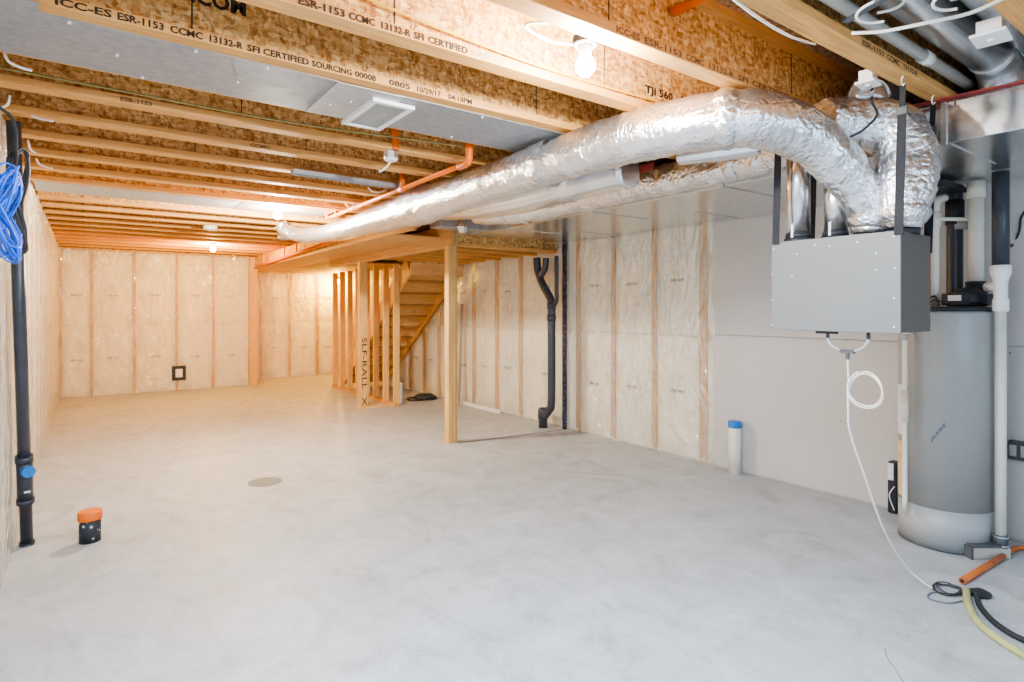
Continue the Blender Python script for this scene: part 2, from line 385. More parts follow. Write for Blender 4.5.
pr = sorted(pr); prs = [p - 3.34 for p in pr] + [pr[-1] - 3.34 + 0.55 * k for k in range(1, 11) if pr[-1] + 0.55 * k < YR - 0.1]
plastic_wall('wall_right', (XR, 3.34, 0), (0, 1, 0), (-1, 0, 0), YR - 3.34, ZJ, prs, 'side wall of white insulation and studs under shiny clear plastic', wide=(prs[0],), seed=13.0, wr=0.016)
MB().box((2.64, YF + 0.0, 0), (2.66, YR, ZS)).build('wall_return', 'osb')
struct(bpy.data.objects['wall_return'], 'short return wall at the recess')
# end post of the far wall
tag(MB().box((2.56, YF - 0.03, 0), (2.70, YF + 0.08, ZJ)).build('corner_post', 'stud', bevel=0.003), 'bare double stud post at the free end of the far plastic wall', 'post')
# drywall boards on the near part of the right wall
wb = struct(MB().box((XR + 0.0, YB - 0.2, 0), (XR + 0.3, 3.34, ZS)).build('wall_drywall', 'concrete'), 'unpainted drywall side wall behind the water heater')
for y0, y1 in ((YB, 0.92), (0.923, 3.345)):
    for z0, z1 in ((0.015, 1.228), (1.232, 2.44)):
        MB().box((XR - 0.013, y0, z0), (XR, y1, z1)).build('drywall_sheet', 'drywall', wb, bevel=0.002)
for (px, py) in ((760,388),(773,388),(772,422),(842,384),(841,421),(776,336),(846,340),(1010,353),(800,372),(720,330)):
    p = onx(px, py, XR - 0.013); MB().cyl(p, p + V((-0.0012, 0, 0)), 0.005, seg=10).build('screw', 'darkgrey', wb)
struct(MB().box((XL - 0.3, YB - 0.2, 0), (XR + 0.3, YB, ZS)).build('wall_back', 'drywall'), 'drywall wall behind the viewer')

# ------------------------------------------------------------------ I-joists
YJ = [1.105 + 0.488 * k for k in range(-7, 23)]
X0, X1 = XL + 0.005, XR - 0.01
def make_joist(y, label):
    t = thing('floor_joist', label, 'joist', (0, y, ZJ), 'wooden ceiling joists')
    MB().box((X0, -0.045, 0.0), (X1, 0.045, 0.04)).build('bottom_flange', 'flange', None, bevel=0.003).parent = t
    MB().box((X0, -0.006, 0.04), (X1, 0.006, 0.27)).build('web', 'osb').parent = t
    MB().box((X0, -0.045, 0.27), (X1, 0.045, 0.31)).build('top_flange', 'flange').parent = t
    return t
J = {}
def ordinal(n): return ['first','second','third','fourth','fifth','sixth','seventh','eighth','ninth','tenth','eleventh','twelfth','thirteenth','fourteenth','fifteenth','sixteenth','seventeenth','eighteenth','nineteenth'][n - 1]
base = None
for k, y in zip(range(-7, 23), YJ):
    if y < YB + 0.1 or y > YF - 0.1: continue
    if k == 0: lab = 'wooden ceiling joist the grey box straps hang from, beside round metal ducts'
    elif k == 1: lab = 'wooden ceiling joist just beyond the brightest bulb bay, tied to foil duct'
    elif k == 2: lab = 'stamped wooden ceiling joist directly behind the brightest bulb'
    elif k == 3: lab = 'stamped wooden ceiling joist along the near edge of the wide grey panel'
    elif k == 4: lab = 'wooden ceiling joist along the far edge of the wide grey panel'
    elif k < 0: lab = 'wooden ceiling joist %s on the viewer side of the metal duct bay' % (ordinal(-k))
    elif k in (10,): lab = 'wooden ceiling joist along the near edge of the pale far panel'
    elif k in (11,): lab = 'wooden ceiling joist along the far edge of the pale far panel'
    elif k < 10: lab = 'wooden ceiling joist, %s beyond the wide grey panel' % ordinal(k - 4)
    else: lab = 'wooden ceiling joist, %s beyond the pale far panel' % ordinal(k - 11)
    if base is None: base = make_joist(y, lab); o = base
    else: o = copy_thing(base); o.location = (0, y, ZJ); o['label'] = lab
    J[k] = o
R90 = (PI / 2, 0, 0)
def jtext(k, body, p0, p1, dz, size, flange=True, bold=0.001, mat='ink'):
    y = J[k].location.y - (0.0465 if flange else 0.0075)
    xa, xb = ony(p0, 50, y).x, ony(p1, 50, y).x
    o = text('stamped_lettering', body, size, mat, J[k], (xa, y, ZJ + dz), R90, 1.0, bold)
    o.scale.x = (xb - xa) / max(v.co.x for v in o.data.vertices)
for body, a, b in (('ICC-ES', 54, 112), ('ESR-1153', 117, 164), ('CCMC', 170, 203), ('13132-R', 208, 243), ('SFI', 247, 260), ('CERTIFIED', 263, 309), ('SOURCING', 312, 352), ('00008', 355, 376), ('0805', 389, 410), ('10/29/17', 416, 441), ('04:18PM', 448, 472)):
    jtext(3, body, a, b, 0.007, 0.036)
jtext(3, 'TRUSJOIST.COM', 66, 246, 0.16, 0.085, False, 0.003)
for body, a, b in (('ESR-1153', 298, 345), ('CCMC', 349, 375), ('13132-R', 380, 411), ('SFI', 414, 424), ('CERTIFIED', 428, 468), ('SOURCING', 471, 507), ('00008', 511, 530), ('TJI', 536, 548), ('560', 551, 566)):
    jtext(2, body, a, b, 0.007, 0.036, mat='ink' if a < 470 else 'inkgrey')
jtext(2, 'TJI', 645, 656, 0.105, 0.055, False, 0.002); jtext(2, '560', 659, 673, 0.105, 0.055, False, 0.002); jtext(2, 'TRUSJOIST', 681, 740, 0.105, 0.055, False, 0.002)
for body, a, b in (('ICC-ES', 616, 640), ('ESR-1153', 644, 682), ('CCMC', 686, 704), ('13132-R', 708, 734), ('SFI', 738, 748), ('CERTIFIED', 752, 790)):
    jtext(1, body, a, b, 0.007, 0.034, mat='inkbrown')
for body, a, b in (('ESR-1153', 862, 884), ('CCMC', 887, 900), ('13132-R', 903, 918)): jtext(0, body, a, b, 0.007, 0.032, mat='inkbrown')
jtext(5, 'ESR-1153', 120, 152, 0.008, 0.028, mat='inkbrown'); jtext(6, 'CCMC', 250, 270, 0.008, 0.026, mat='inkbrown')
for k, x in ((3, 2.02), (3, 0.33), (2, 2.06), (2, 0.95), (1, 1.6), (1, 2.9), (4, 1.0), (5, 0.7), (6, 1.2), (7, 0.6)):
    MB().box((x - 0.0025, J[k].location.y - 0.0078, ZJ + 0.04), (x + 0.0025, J[k].location.y - 0.004, ZJ + 0.27)).build('web_joint', 'ink', J[k])

# ------------------------------------------------------------------ sheet metal across joist bays
pan = thing('metal_bay_panel', 'wide flat grey sheet metal panel closing a joist bay', 'metal panel', (1.0, 2.83, ZJ))
ya, yb = J[3].location.y + 0.03, J[4].location.y + 0.02
MB().box((X0 + 0.02, ya, ZJ - 0.004), (0.92, yb, ZJ)).build('sheet', 'sheet', pan)
MB().box((0.915, ya - 0.004, ZJ - 0.008), (1.24, yb, ZJ - 0.004)).build('sheet', 'sheet2', pan)
MB().box((1.2, ya, ZJ - 0.004), (2.55, yb, ZJ)).build('sheet', 'sheet', pan)
MB().box((X0 + 0.02, J[3].location.y - 0.05, ZJ - 0.006), (-0.13, ya, ZJ - 0.001)).build('sheet', 'sheet', pan)
for i, (x, y) in enumerate(((-0.05, ya + 0.02), (0.35, ya + 0.015), (0.62, ya + 0.02), (1.05, ya + 0.2), (0.98, ya + 0.3), (0.1, ya + 0.24), (0.55, ya + 0.26), (0.2, yb - 0.03), (1.7, ya + 0.02), (1.75, yb - 0.05))):
    MB().cyl((x, y, ZJ - 0.012), (x, y, ZJ - 0.004), 0.006, seg=10).build('screw', 'screw', pan)
reg = thing('air_register', 'square white-framed grille set in the grey ceiling panel', 'vent', (1.225, 2.89, ZJ - 0.01))
x0, x1, y0, y1 = 1.115, 1.335, 2.675, 3.115; fw = 0.028; zt = ZJ - 0.008
fr = MB()
for a, b in (((x0, y0), (x1, y0 + fw)), ((x0, y1 - fw), (x1, y1)), ((x0, y0 + fw), (x0 + fw, y1 - fw)), ((x1 - fw, y0 + fw), (x1, y1 - fw))):
    fr.box((a[0], a[1], zt - 0.018), (b[0], b[1], zt))
fr.build('frame', 'white', reg)
MB().box((x0 + fw, y0 + fw, zt - 0.008), (x1 - fw, y1 - fw, zt)).build('filter_mesh', 'grille', reg)
g = MB()
for i in range(18):
    y = y0 + fw + (i + 0.5) * (y1 - y0 - 2 * fw) / 18; g.box((x0 + fw, y - 0.003, zt - 0.013), (x1 - fw, y + 0.003, zt - 0.008))
g.build('grille_slats', 'pvc_grey', reg)
pan2 = thing('metal_bay_panel', 'pale flat metal panel closing a far joist bay near the second bulb', 'metal panel', (1.0, 6.2, ZJ))
ya, yb = J[10].location.y + 0.03, J[11].location.y + 0.0
MB().box((X0 + 0.02, ya, ZJ - 0.004), (1.2, yb, ZJ)).build('sheet', 'sheet2', pan2)
MB().box((1.2, ya, ZJ - 0.006), (2.1, yb, ZJ - 0.001)).build('sheet', 'galv', pan2)

# metal channel
ch = MB(); p, q = V((1.22, 4.43, ZJ - 0.002)), V((2.12, 4.47, ZJ - 0.002))
ch.beam(p, q, 0.07, 0.004); ch.beam(p + V((0, 0.035, -0.015)), q + V((0, 0.035, -0.015)), 0.004, 0.03); ch.beam(p + V((0, -0.035, -0.015)), q + V((0, -0.035, -0.015)), 0.004, 0.03)
tag(ch.build('metal_channel', 'sheet2', origin=p), 'grey metal channel strip fixed along a joist near the ceiling box', 'metal strip')

# ------------------------------------------------------------------ soffit / dropped framing
MB().box((2.65, 5.45, 2.27), (2.67, YF, ZJ)).build('trim_1', 'osb'); struct(bpy.data.objects['trim_1'], 'soffit side board below the joists')
MB().box((2.67, 5.9, 2.27), (3.25, YR, 2.29)).build('trim_2', 'lumber_y'); struct(bpy.data.objects['trim_2'], 'soffit underside lit by the hidden bulb')
MB().box((3.25, 9.65, 2.27), (XR, YR, 2.29)).build('trim_3', 'subfloor'); struct(bpy.data.objects['trim_3'], 'low ceiling of the recess')
sb = MB().box((2.63, 5.3, 2.262), (2.67, YF, 2.30)).build('soffit_edge_rail', 'lumber_y'); tag(sb, 'long wooden rail along the lower edge of the soffit', 'rail')
dbm = thing('dropped_beam', 'built-up wooden beam resting on the lone post and the stud wall', 'beam', (3.295, 7.6, 2.16))
MB().box((3.25, 5.61, 2.16), (3.29, 9.65, 2.40)).build('board', 'lumber_y', dbm, bevel=0.003); MB().box((3.293, 5.61, 2.16), (3.335, 9.65, 2.40)).build('board', 'lumber_y', dbm, bevel=0.003)
hd = thing('rim_joist', 'short stamped board rim joist between lone post and black stack', 'joist', (4.0, 5.61, 2.16))
MB().box((3.335, 5.59, 2.165), (4.74, 5.68, 2.20)).build('bottom_flange', 'flange', hd); MB().box((3.335, 5.625, 2.20), (4.74, 5.645, 2.45)).build('web', 'osb', hd)
lj = None
for i in range(5):
    y = 6.05 + 0.41 * i
    lab = 'low wooden joist over the stair landing, %s behind the rim joist' % ordinal(i + 1)
    if lj is None:
        lj = thing('landing_joist', lab, 'joist', (0, y, 2.165), 'low joists over the landing')
        MB().box((3.34, -0.03, 0), (4.76, 0.03, 0.035)).build('bottom_flange', 'flange').parent = lj
        MB().box((3.34, -0.006, 0.035), (4.76, 0.006, 0.22)).build('web', 'osb').parent = lj
    else:
        o = copy_thing(lj); o.location = (0, y, 2.165); o['label'] = lab
struct(MB().box((3.34, 5.65, 2.39), (XR, 9.65, 2.41)).build('trim_4', 'subfloor'), 'low landing deck over the short joists')
# lone post
post = thing('support_post', 'lone wooden post standing on the open floor under the beam', 'post', (3.26, 5.64, 0))
MB().box((3.20, 5.60, 0), (3.242, 5.69, 2.16)).build('stud', 'stud', post, bevel=0.003); MB().box((3.244, 5.60, 0), (3.288, 5.69, 2.16)).build('stud', 'stud', post, bevel=0.003)
MB().box((3.290, 5.61, 0), (3.318, 5.69, 2.16)).build('stud', 'lumber_y', post, bevel=0.003)

# stair enclosure wall: individual studs
zt = 2.16
for i in range(8):
    y = 8.245 + 0.386 * i
    lab = 'bare stud of the stair wall, nearest, at its open corner' if i == 0 else 'bare stud of the stair wall, %s behind the corner stud' % ordinal(i)
    tag(MB().box((3.76, y - 0.02, 0.04), (3.85, y + 0.025, zt)).build('wall_stud', 'stud', bevel=0.003, origin=(3.8, y, 0.04)), lab, 'stud', 'bare studs of the stair wall')
tag(MB().box((3.76, 8.2, 0.0), (3.85, 11.0, 0.04)).build('bottom_plate', 'lumber_y', bevel=0.002), 'wooden plate on the floor under the row of stair studs', 'plate')
tag(MB().box((3.30, 8.24, 0.0), (3.76, 8.33, 0.04)).build('bottom_plate', 'lumber_x', bevel=0.002), 'short wooden plate on the floor behind the lettered stud', 'plate')
fs = tag(MB().box((3.24, 8.28, 0.0), (3.36, 8.37, zt)).build('lettered_stud', 'stud', bevel=0.003, origin=(3.3, 8.32, 0)), 'bare stud with large black hand lettering down its face', 'stud')
text('hand_lettering', 'SLF-RALL  X', 0.11, 'ink', fs, (3.275, 8.277, 1.06), (PI / 2, PI / 2, 0), 1.75, 0.0)

# stairs (seen from below through the studs)
stt = thing('staircase', 'unfinished wooden staircase seen from below behind the studs', 'stairs', (4.3, 9.5, 0))
yA, zA, yB_, zB_ = 7.95, 2.02, 10.75, 0.0
slope = (zA - zB_) / (yA - yB_)
for x in (3.87, 4.70):
    MB().beam((x, yB_ + 0.1, 0.10), (x, yA, zA + 0.10), 0.04, 0.26).build('stringer', 'plank', stt)
n = 11
for i in range(n):
    y1 = yB_ - 0.02 - i * (yB_ - yA) / n; y0_ = y1 - (yB_ - yA) / n; z = (i + 1) * (zA / n) + 0.06
    MB().box((3.89, y0_ - 0.02, z), (4.68, y1, z + 0.028)).build('tread', 'treadwood', stt)
    MB().box((3.89, y1 - 0.015, z - zA / n + 0.02), (4.68, y1, z)).build('riser', 'plank', stt)
tag(MB().box((3.86, 7.86, 1.98), (4.74, 7.90, 2.16)).build('stair_header', 'lumber_x', bevel=0.003), 'wooden header board across the top of the stairs', 'board')
MB().beam(onx(452, 288, 4.66), onx(409, 349, 4.66), 0.03, 0.022).build('stair_edge_strip', 'treadwood')
tag(bpy.data.objects['stair_edge_strip'], 'dark sloping strip where the stair underside meets the plastic wall', 'strip')
# white block behind corner stud, tools on floor
tag(MB().box((3.88, 8.40, 0.0), (3.98, 8.54, 0.33)).build('white_block', 'white', bevel=0.01), 'small white block on the floor beside the stair wall corner', 'block')
tl = thing('black_tool_pile', 'black tool bag and cables lying on the floor by the stairs', 'bag', onz(425, 399))
c0 = onz(425, 399); mb = MB(); mb.lathe([(0.02, 0.0), (0.17, 0.01), (0.18, 0.05), (0.12, 0.085), (0.02, 0.09)], c0, 20); mb.build('bag', 'rubber', tl, smooth=True)
MB().tube(smoothpath([c0 + V((-0.05 + 0.25 * math.cos(a), 0.2 * math.sin(a), 0.015 + 0.01 * math.sin(3 * a))) for a in [k * 0.7 for k in range(16)]], 4), 0.012, 6).build('cable', 'rubber', tl, smooth=True)
a, b = onx(446, 404, 4.70), onx(500, 416, 4.70); a.z = b.z = 0.03
tag(MB().beam(a, b, 0.03, 0.05).build('white_batten', 'white', origin=a), 'long white batten on the floor along the plastic wall', 'batten')
a = onx(462, 304, 4.70); b = onx(459, 400, 4.60); b.z = 0
tag(MB().beam(a, b, 0.06, 0.012, (1, 0, 0)).build('leaning_board', 'inkgrey', origin=b), 'thin grey board leaning on the plastic wall behind the post', 'board')

# ------------------------------------------------------------------ trunk ducts
def trunk(x0, x1, y0, y1, z0, z1, label, seams):
    t = thing('trunk_duct', label, 'duct', ((x0 + x1) / 2, y0, z0))
    MB().box((x0, y0, z0), (x1, y1, z1)).build('duct_body', 'galvmir', t, bevel=0.004)
    for y in seams:
        MB().box((x0 - 0.012, y - 0.012, z0 - 0.006), (x0 + 0.003, y + 0.012, z1)).build('drive_cleat', 'galv', t)
        MB().box((x0, y - 0.02, z0 - 0.006), (x1, y + 0.02, z0 + 0.001)).build('seam_strip', 'galvmir', t)
    return t
trunk(3.43, 4.13, -1.2, 5.35, 2.28, 2.485, 'wide flat metal trunk duct under the joists, seen from below', (0.75, 1.1, 2.35, 3.6, 4.85))
trunk(4.15, 4.75, -1.2, 5.45, 2.285, 2.485, 'flat metal trunk duct tight against the plastic side wall', (1.6, 3.1, 4.6))
br = thing('branch_duct', 'blue-grey steel branch duct crossing above the rim joist', 'duct', (3.5, 5.4, 2.32))
MB().box((2.95, 5.36, 2.325), (4.1, 5.56, 2.45)).build('duct_body', 'steel', br, bevel=0.004)
MB().box((3.43, 5.356, 2.30), (4.12, 5.59, 2.335)).build('flange_strip', 'galv', br)
for px in (462, 505):
    p = ony(px, 227, 5.35); mb = MB(); mb.tube([p + V((0.0, -0.02, -0.07)), p + V((0, -0.012, 0)), p + V((0.0, -0.02, 0.07))], [0.03, 0.055, 0.03], 14, crinkle=0.5, seed=px); mb.build('foil_patch', 'foiltape', br)

# foil-wrapped flexible ducts
def foil(name, pts, radii, label, mat='foil2', dens=0.02, crinkle=0.06, jit=0.025, sq=2.0, seg=40, seed=0, flat=None):
    t = thing(name, label, 'duct', pts[0])
    P = smoothpath(pts, 14); L = sum((P[i+1]-P[i]).length for i in range(len(P)-1)); n = int(L / dens)
    Q = []; acc = [0]
    for i in range(len(P) - 1): acc.append(acc[-1] + (P[i+1]-P[i]).length)
    k = 0
    for i in range(n + 1):
        d = L * i / n
        while k < len(P) - 2 and acc[k+1] < d: k += 1
        Q.append(P[k].lerp(P[k+1], (d - acc[k]) / max(1e-6, acc[k+1] - acc[k])))
    R = lerp_list(radii, n + 1); R = [r * (1 + random.uniform(-jit, jit)) for r in R]
    o = MB().tube(Q, R, seg, crinkle=crinkle, seed=seed, sq=sq, flat=flat).build('foil_sleeve', mat, t, smooth=True)
    return t, Q, R
fa, QA, RA = foil('foil_duct', [(1.80, 7.0, 2.44), (1.86, 6.95, 2.36), (2.0, 6.75, 2.305), (2.14, 6.2, 2.295), (2.18, 5.3, 2.295), (2.19, 4.3, 2.30), (2.21, 3.5, 2.315), (2.235, 2.75, 2.335), (2.26, 2.35, 2.35), (2.32, 1.95, 2.355), (2.42, 1.63, 2.35), (2.56, 1.52, 2.335), (2.72, 1.44, 2.29), (2.86, 1.38, 2.20), (3.0, 1.33, 2.06), (3.07, 1.30, 1.93), (3.08, 1.30, 1.835)],
   [0.075, 0.085, 0.09, 0.095, 0.105, 0.125, 0.13, 0.15, 0.13, 0.12, 0.12, 0.12, 0.125, 0.13, 0.125, 0.11, 0.075], 'long foil-wrapped flexible duct running under the joists to the grey box', 'foil2', sq=2.2, seed=1, crinkle=0.05)
def band(t, Q, R, c, w, extra=0.008, mat='foiltape', name='foil_tape'):
    i = min(range(len(Q)), key=lambda k: (Q[k] - V(c)).length); j0, j1 = max(0, i - w), min(len(Q) - 1, i + w)
    MB().tube(Q[j0:j1+1], [R[k] + (extra if j0 < k < j1 else -0.004) for k in range(j0, j1 + 1)], 40, crinkle=0.09, seed=3, cap=False, sq=2.35).build(name, mat, t, smooth=True)
band(fa, QA, RA, (2.235, 2.75, 2.335), 4, 0.006); band(fa, QA, RA, (2.42, 1.63, 2.35), 2, 0.01); band(fa, QA, RA, (2.17, 6.0, 2.295), 1, 0.004)
band(fa, QA, RA, (3.07, 1.30, 1.9), 2, 0.012)
p = QA[min(range(len(QA)), key=lambda k: (QA[k] - V((2.42, 1.63, 2.35))).length)]
MB().beam(p + V((-0.02, 0.0, 0.10)), V((2.42, 1.61, ZJ - 0.002)), 0.035, 0.01, (0, 1, 0)).build('hanger_strap', 'white', fa)
# lower wrapped rectangular-ish duct beneath the foil duct
lw, QL, RL = foil('foil_duct', [(2.42, 4.3, 2.30), (2.46, 3.6, 2.285), (2.51, 2.95, 2.28), (2.56, 2.6, 2.285), (2.60, 2.4, 2.29)], [0.09, 0.12, 0.13, 0.11, 0.10], 'smooth silver-wrapped duct tucked under the long foil duct', 'foil', crinkle=0.012, jit=0.003, sq=4.0, seed=5)
band(lw, QL, RL, (2.52, 2.85, 2.28), 4, 0.008); band(lw, QL, RL, (2.60, 2.42, 2.29), 2, 0.008)
lw2, QL2, RL2 = foil('foil_duct', [(2.66, 2.1, 2.315), (2.74, 1.9, 2.32), (2.84, 1.72, 2.33)], [0.05, 0.06, 0.06], 'short smooth silver duct piece under the bend of the long foil duct', 'foil', crinkle=0.012, jit=0.003, sq=3.0, seed=6)
rq = onx(645, 168, 2.98)
tag(MB().cbox(rq, (0.012, 0.14, 0.05)).build('red_tag', 'red', bevel=0.005, origin=rq), 'small red tag between the two foil ducts', 'tag')
fb, QB, RB = foil('foil_duct', [(3.02, 4.75, 2.36), (3.06, 4.45, 2.355), (3.2, 4.1, 2.36), (3.28, 3.6, 2.37), (3.29, 3.0, 2.375), (3.29, 2.4, 2.375), (3.28, 2.05, 2.375), (3.24, 1.85, 2.38), (3.15, 1.66, 2.40)], [0.08, 0.115, 0.115, 0.105, 0.105, 0.105, 0.105, 0.105, 0.09], 'crinkled foil duct lying against the trunk duct side', 'foilcr', crinkle=0.1, jit=0.04, seed=7)
band(fb, QB, RB, (3.16, 4.2, 2.36), 2, 0.008); band(fb, QB, RB, (3.29, 2.15, 2.375), 2, 0.008)
fc, QC, RC = foil('foil_duct', [(3.08, 1.15, 1.835), (3.09, 1.15, 1.95), (3.12, 1.155, 2.08), (3.15, 1.17, 2.22), (3.13, 1.22, 2.33), (3.05, 1.31, 2.37), (2.95, 1.38, 2.37), (2.86, 1.42, 2.37)], [0.075, 0.11, 0.125, 0.13, 0.13, 0.125, 0.115, 0.10], 'bulging foil duct rising from the strapped end of the grey box', 'foilcr', crinkle=0.09, jit=0.03, seed=11)
band(fc, QC, RC, (3.085, 1.15, 1.9), 2, 0.01)
fd, QD, RD = foil('foil_duct', [(3.24, 1.24, 1.835), (3.25, 1.24, 1.95), (3.30, 1.22, 2.08), (3.36, 1.2, 2.2), (3.40, 1.22, 2.30)], [0.05, 0.06, 0.065, 0.065, 0.05], 'small torn foil duct behind the bulging one', 'foilcr', crinkle=0.12, jit=0.05, seed=17)
# metal takeoff collar in the joist bay
tk = MB(); tk.tube(smoothpath([(3.06, 1.30, 2.44), (3.10, 1.31, 2.50), (3.20, 1.33, 2.58), (3.45, 1.34, 2.63), (4.0, 1.34, 2.63)], 6), 0.085, 24)
to = tag(tk.build('metal_elbow', 'galv', smooth=True, origin=(3.06, 1.3, 2.44)), 'galvanised elbow pipe entering the joist bay above the foil duct', 'duct pipe')
MB().tube([(3.105, 1.312, 2.505), (3.125, 1.316, 2.52)], 0.092, 24).build('elbow_bead', 'galvmir', to, smooth=True)

# ------------------------------------------------------------------ ventilator box hanging on straps
bx0, bx1, by0, by1, bz0, bz1 = 2.92, 3.26, 1.10, 1.70, 1.358, 1.812
hv = thing('ventilation_unit', 'grey metal ventilation box hanging on black straps', 'ventilator', ((bx0 + bx1) / 2, (by0 + by1) / 2, bz0))
MB().box((bx0 + 0.004, by0, bz0), (bx1, by1, bz1)).build('case', 'caseshade', hv, bevel=0.004)
fc_ = MB().box((bx0 - 0.006, by0 - 0.002, bz0 - 0.002), (bx0 + 0.004, by1 + 0.002, bz1 + 0.001)).build('front_cover', 'case', hv, bevel=0.003)
for px, py in ((774,249),(797,254),(857,242),(894,236),(876,253),(876,270),(772,274),(792,276),(772,300),(772,325),(895,268),(894,298),(894,327),(830,246),(815,245)):
    q = onx(px, py, bx0 - 0.006); MB().cyl(q, q + V((-0.003, 0, 0)), 0.0042, seg=10).build('screw', 'screw', fc_)
ports = ((3.02, 1.615), (3.09, 1.46), (3.08, 1.30), (3.08, 1.15))
for (x, y) in ports:
    MB().tube([(x, y, bz1 - 0.005), (x, y, bz1 + 0.022)], 0.068, 28).build('port_collar', 'rubber', hv, smooth=True)
for y in (1.43, 1.245):
    MB().tube([(2.95, y, bz0 - 0.035), (2.95, y, bz0 + 0.002)], 0.008, 12).build('drain_spigot', 'rubber', hv)
MB().beam((2.94, 1.38, bz0 - 0.008), (2.94, 1.48, bz0 - 0.008), 0.02, 0.012).build('bracket', 'rubber', hv)
for (x, y), lab, top, w in ((ports[0], 'tall bright galvanised pipe rising from the grey box, beside the left strap', 2.46, 0.058), (ports[1], 'bright galvanised pipe rising from the grey box beside the foil duct', 2.20, 0.056)):
    t = thing('metal_pipe', lab, 'duct pipe', (x, y, bz1 + 0.022), 'galvanised pipes on the ventilation box')
    MB().tube([(x, y, bz1 + 0.02), (x + 0.0, y, top)], w, 32).build('pipe', 'galvmir', t, smooth=True)
    MB().tube([(x, y, bz1 + 0.02), (x, y, bz1 + 0.045)], w + 0.004, 32).build('clamp', 'rubber', t, smooth=True)
    MB().beam((x - w - 0.003, y - 0.0, bz1 + 0.02), (x - w - 0.003, y, bz1 + 0.09), 0.012, 0.004, (1, 0, 0)).build('clip', 'white', t)
for a, b, lab in (((2.905, 1.085, ZJ), (2.912, 1.105, bz1 - 0.02), 'front black strap carrying the foil-duct end of the grey box'),
                  ((3.29, 1.10, ZJ), (3.268, 1.115, bz1 - 0.08), 'rear black strap beside the tank end of the grey box'),
                  ((2.906, 1.655, ZJ), (2.906, 1.675, bz1 - 0.01), 'black strap carrying the pipe end of the grey box'),
                  ((3.27, 1.655, ZJ), (3.268, 1.675, bz1 - 0.01), 'black strap hidden behind the two bright pipes')):
    a, b = V(a), V(b); t = thing('hanging_strap', lab, 'strap', a, 'straps of the ventilation box')
    mid = a.lerp(b, 0.22)
    MB().beam(mid, b, 0.004, 0.036, (0, 1, 0)).build('webbing', 'blackmat', t)
    MB().beam(a + V((0, 0, -0.04)), mid, 0.006, 0.022, (0, 1, 0)).build('webbing', 'blackmat', t)
    MB().cbox(mid, (0.014, 0.045, 0.035)).build('buckle', 'darkgrey', t, bevel=0.003)
    MB().tube(smoothpath([a + V((0, 0, 0.0)), a + V((0, 0.006, -0.02)), a + V((0, 0.0, -0.045)), a + V((0, -0.008, -0.035))], 5), 0.004, 8).build('hook', 'galv', t, smooth=True)
# drain tee and coiled tube under the box
dh = thing('drain_hose', 'clear drain hose looped under the grey box with a black tee', 'hose', (2.95, 1.34, 1.27))
U = [V((2.95, 1.43, bz0 - 0.03)), V((2.95, 1.425, 1.305)), V((2.95, 1.39, 1.272)), V((2.95, 1.337, 1.262)), V((2.95, 1.285, 1.272)), V((2.95, 1.25, 1.305)), V((2.95, 1.245, bz0 - 0.03))]
MB().tube(smoothpath(U, 8), 0.007, 10).build('clear_loop', 'pvc_grey', dh, smooth=True)
MB().beam((2.95, 1.305, 1.262), (2.95, 1.37, 1.262), 0.02, 0.018).cyl((2.95, 1.337, 1.265), (2.95, 1.337, 1.225), 0.009).build('tee', 'darkgrey', dh)
ct = thing('coiled_tube', 'cream tube hanging coiled then trailing to the floor', 'hose', (2.95, 1.3, 1.0))
coil = [V((2.95, 1.337, 1.23)), V((2.955, 1.337, 1.15)), V((2.96, 1.335, 1.08))]
cc = V((2.96, 1.262, 1.075))
for k in range(0, 27):
    a = PI + 2 * PI * k / 12; coil.append(cc + V((0.012 * math.sin(k), 0.075 * -math.cos(a) * 1.0, 0.083 * math.sin(-a) + 0.0008 * k)))
MB().tube(smoothpath(coil, 4), 0.0042, 8).build('coil', 'cream', ct, smooth=True)
tail = [V((2.95, 1.337, 1.10)), V((2.95, 1.335, 1.0)), onx(850, 432, 2.98), onx(866, 480, 3.1), onx(884, 530, 3.28), onz(905, 565, 0.1), onz(920, 580, 0.02), onz(932, 588, 0.01)]
MB().tube(smoothpath(tail, 8), 0.0048, 8).build('tail', 'whitewire', ct, smooth=True)

# ------------------------------------------------------------------ water heater
tc = V((4.417, 1.412, 0)); tr = 0.25
wh = thing('water_heater', 'tall grey cylindrical water heater with a black blower on top', 'water heater', tc)
MB().lathe([(tr - 0.02, 0.0), (tr - 0.02, 0.02), (tr, 0.022), (tr + 0.001, 0.25)], tc, 64).build('base_ring', 'tankbase', wh, smooth=True)
MB().lathe([(tr - 0.005, 0.0), (tr + 0.003, 0.004), (tr + 0.003, 0.02), (tr - 0.005, 0.024)], tc, 64).build('foot_rim', 'darkgrey', wh, smooth=True)
MB().lathe([(tr, 0.25), (tr, 1.43), (tr - 0.004, 1.445), (tr - 0.02, 1.455)], tc, 64).build('tank_shell', 'tank', wh, smooth=True)
MB().lathe([(tr - 0.02, 1.455), (tr - 0.005, 1.457), (tr - 0.01, 1.475), (tr - 0.05, 1.482)], tc, 64).build('top_cap', 'rubber', wh, smooth=True)
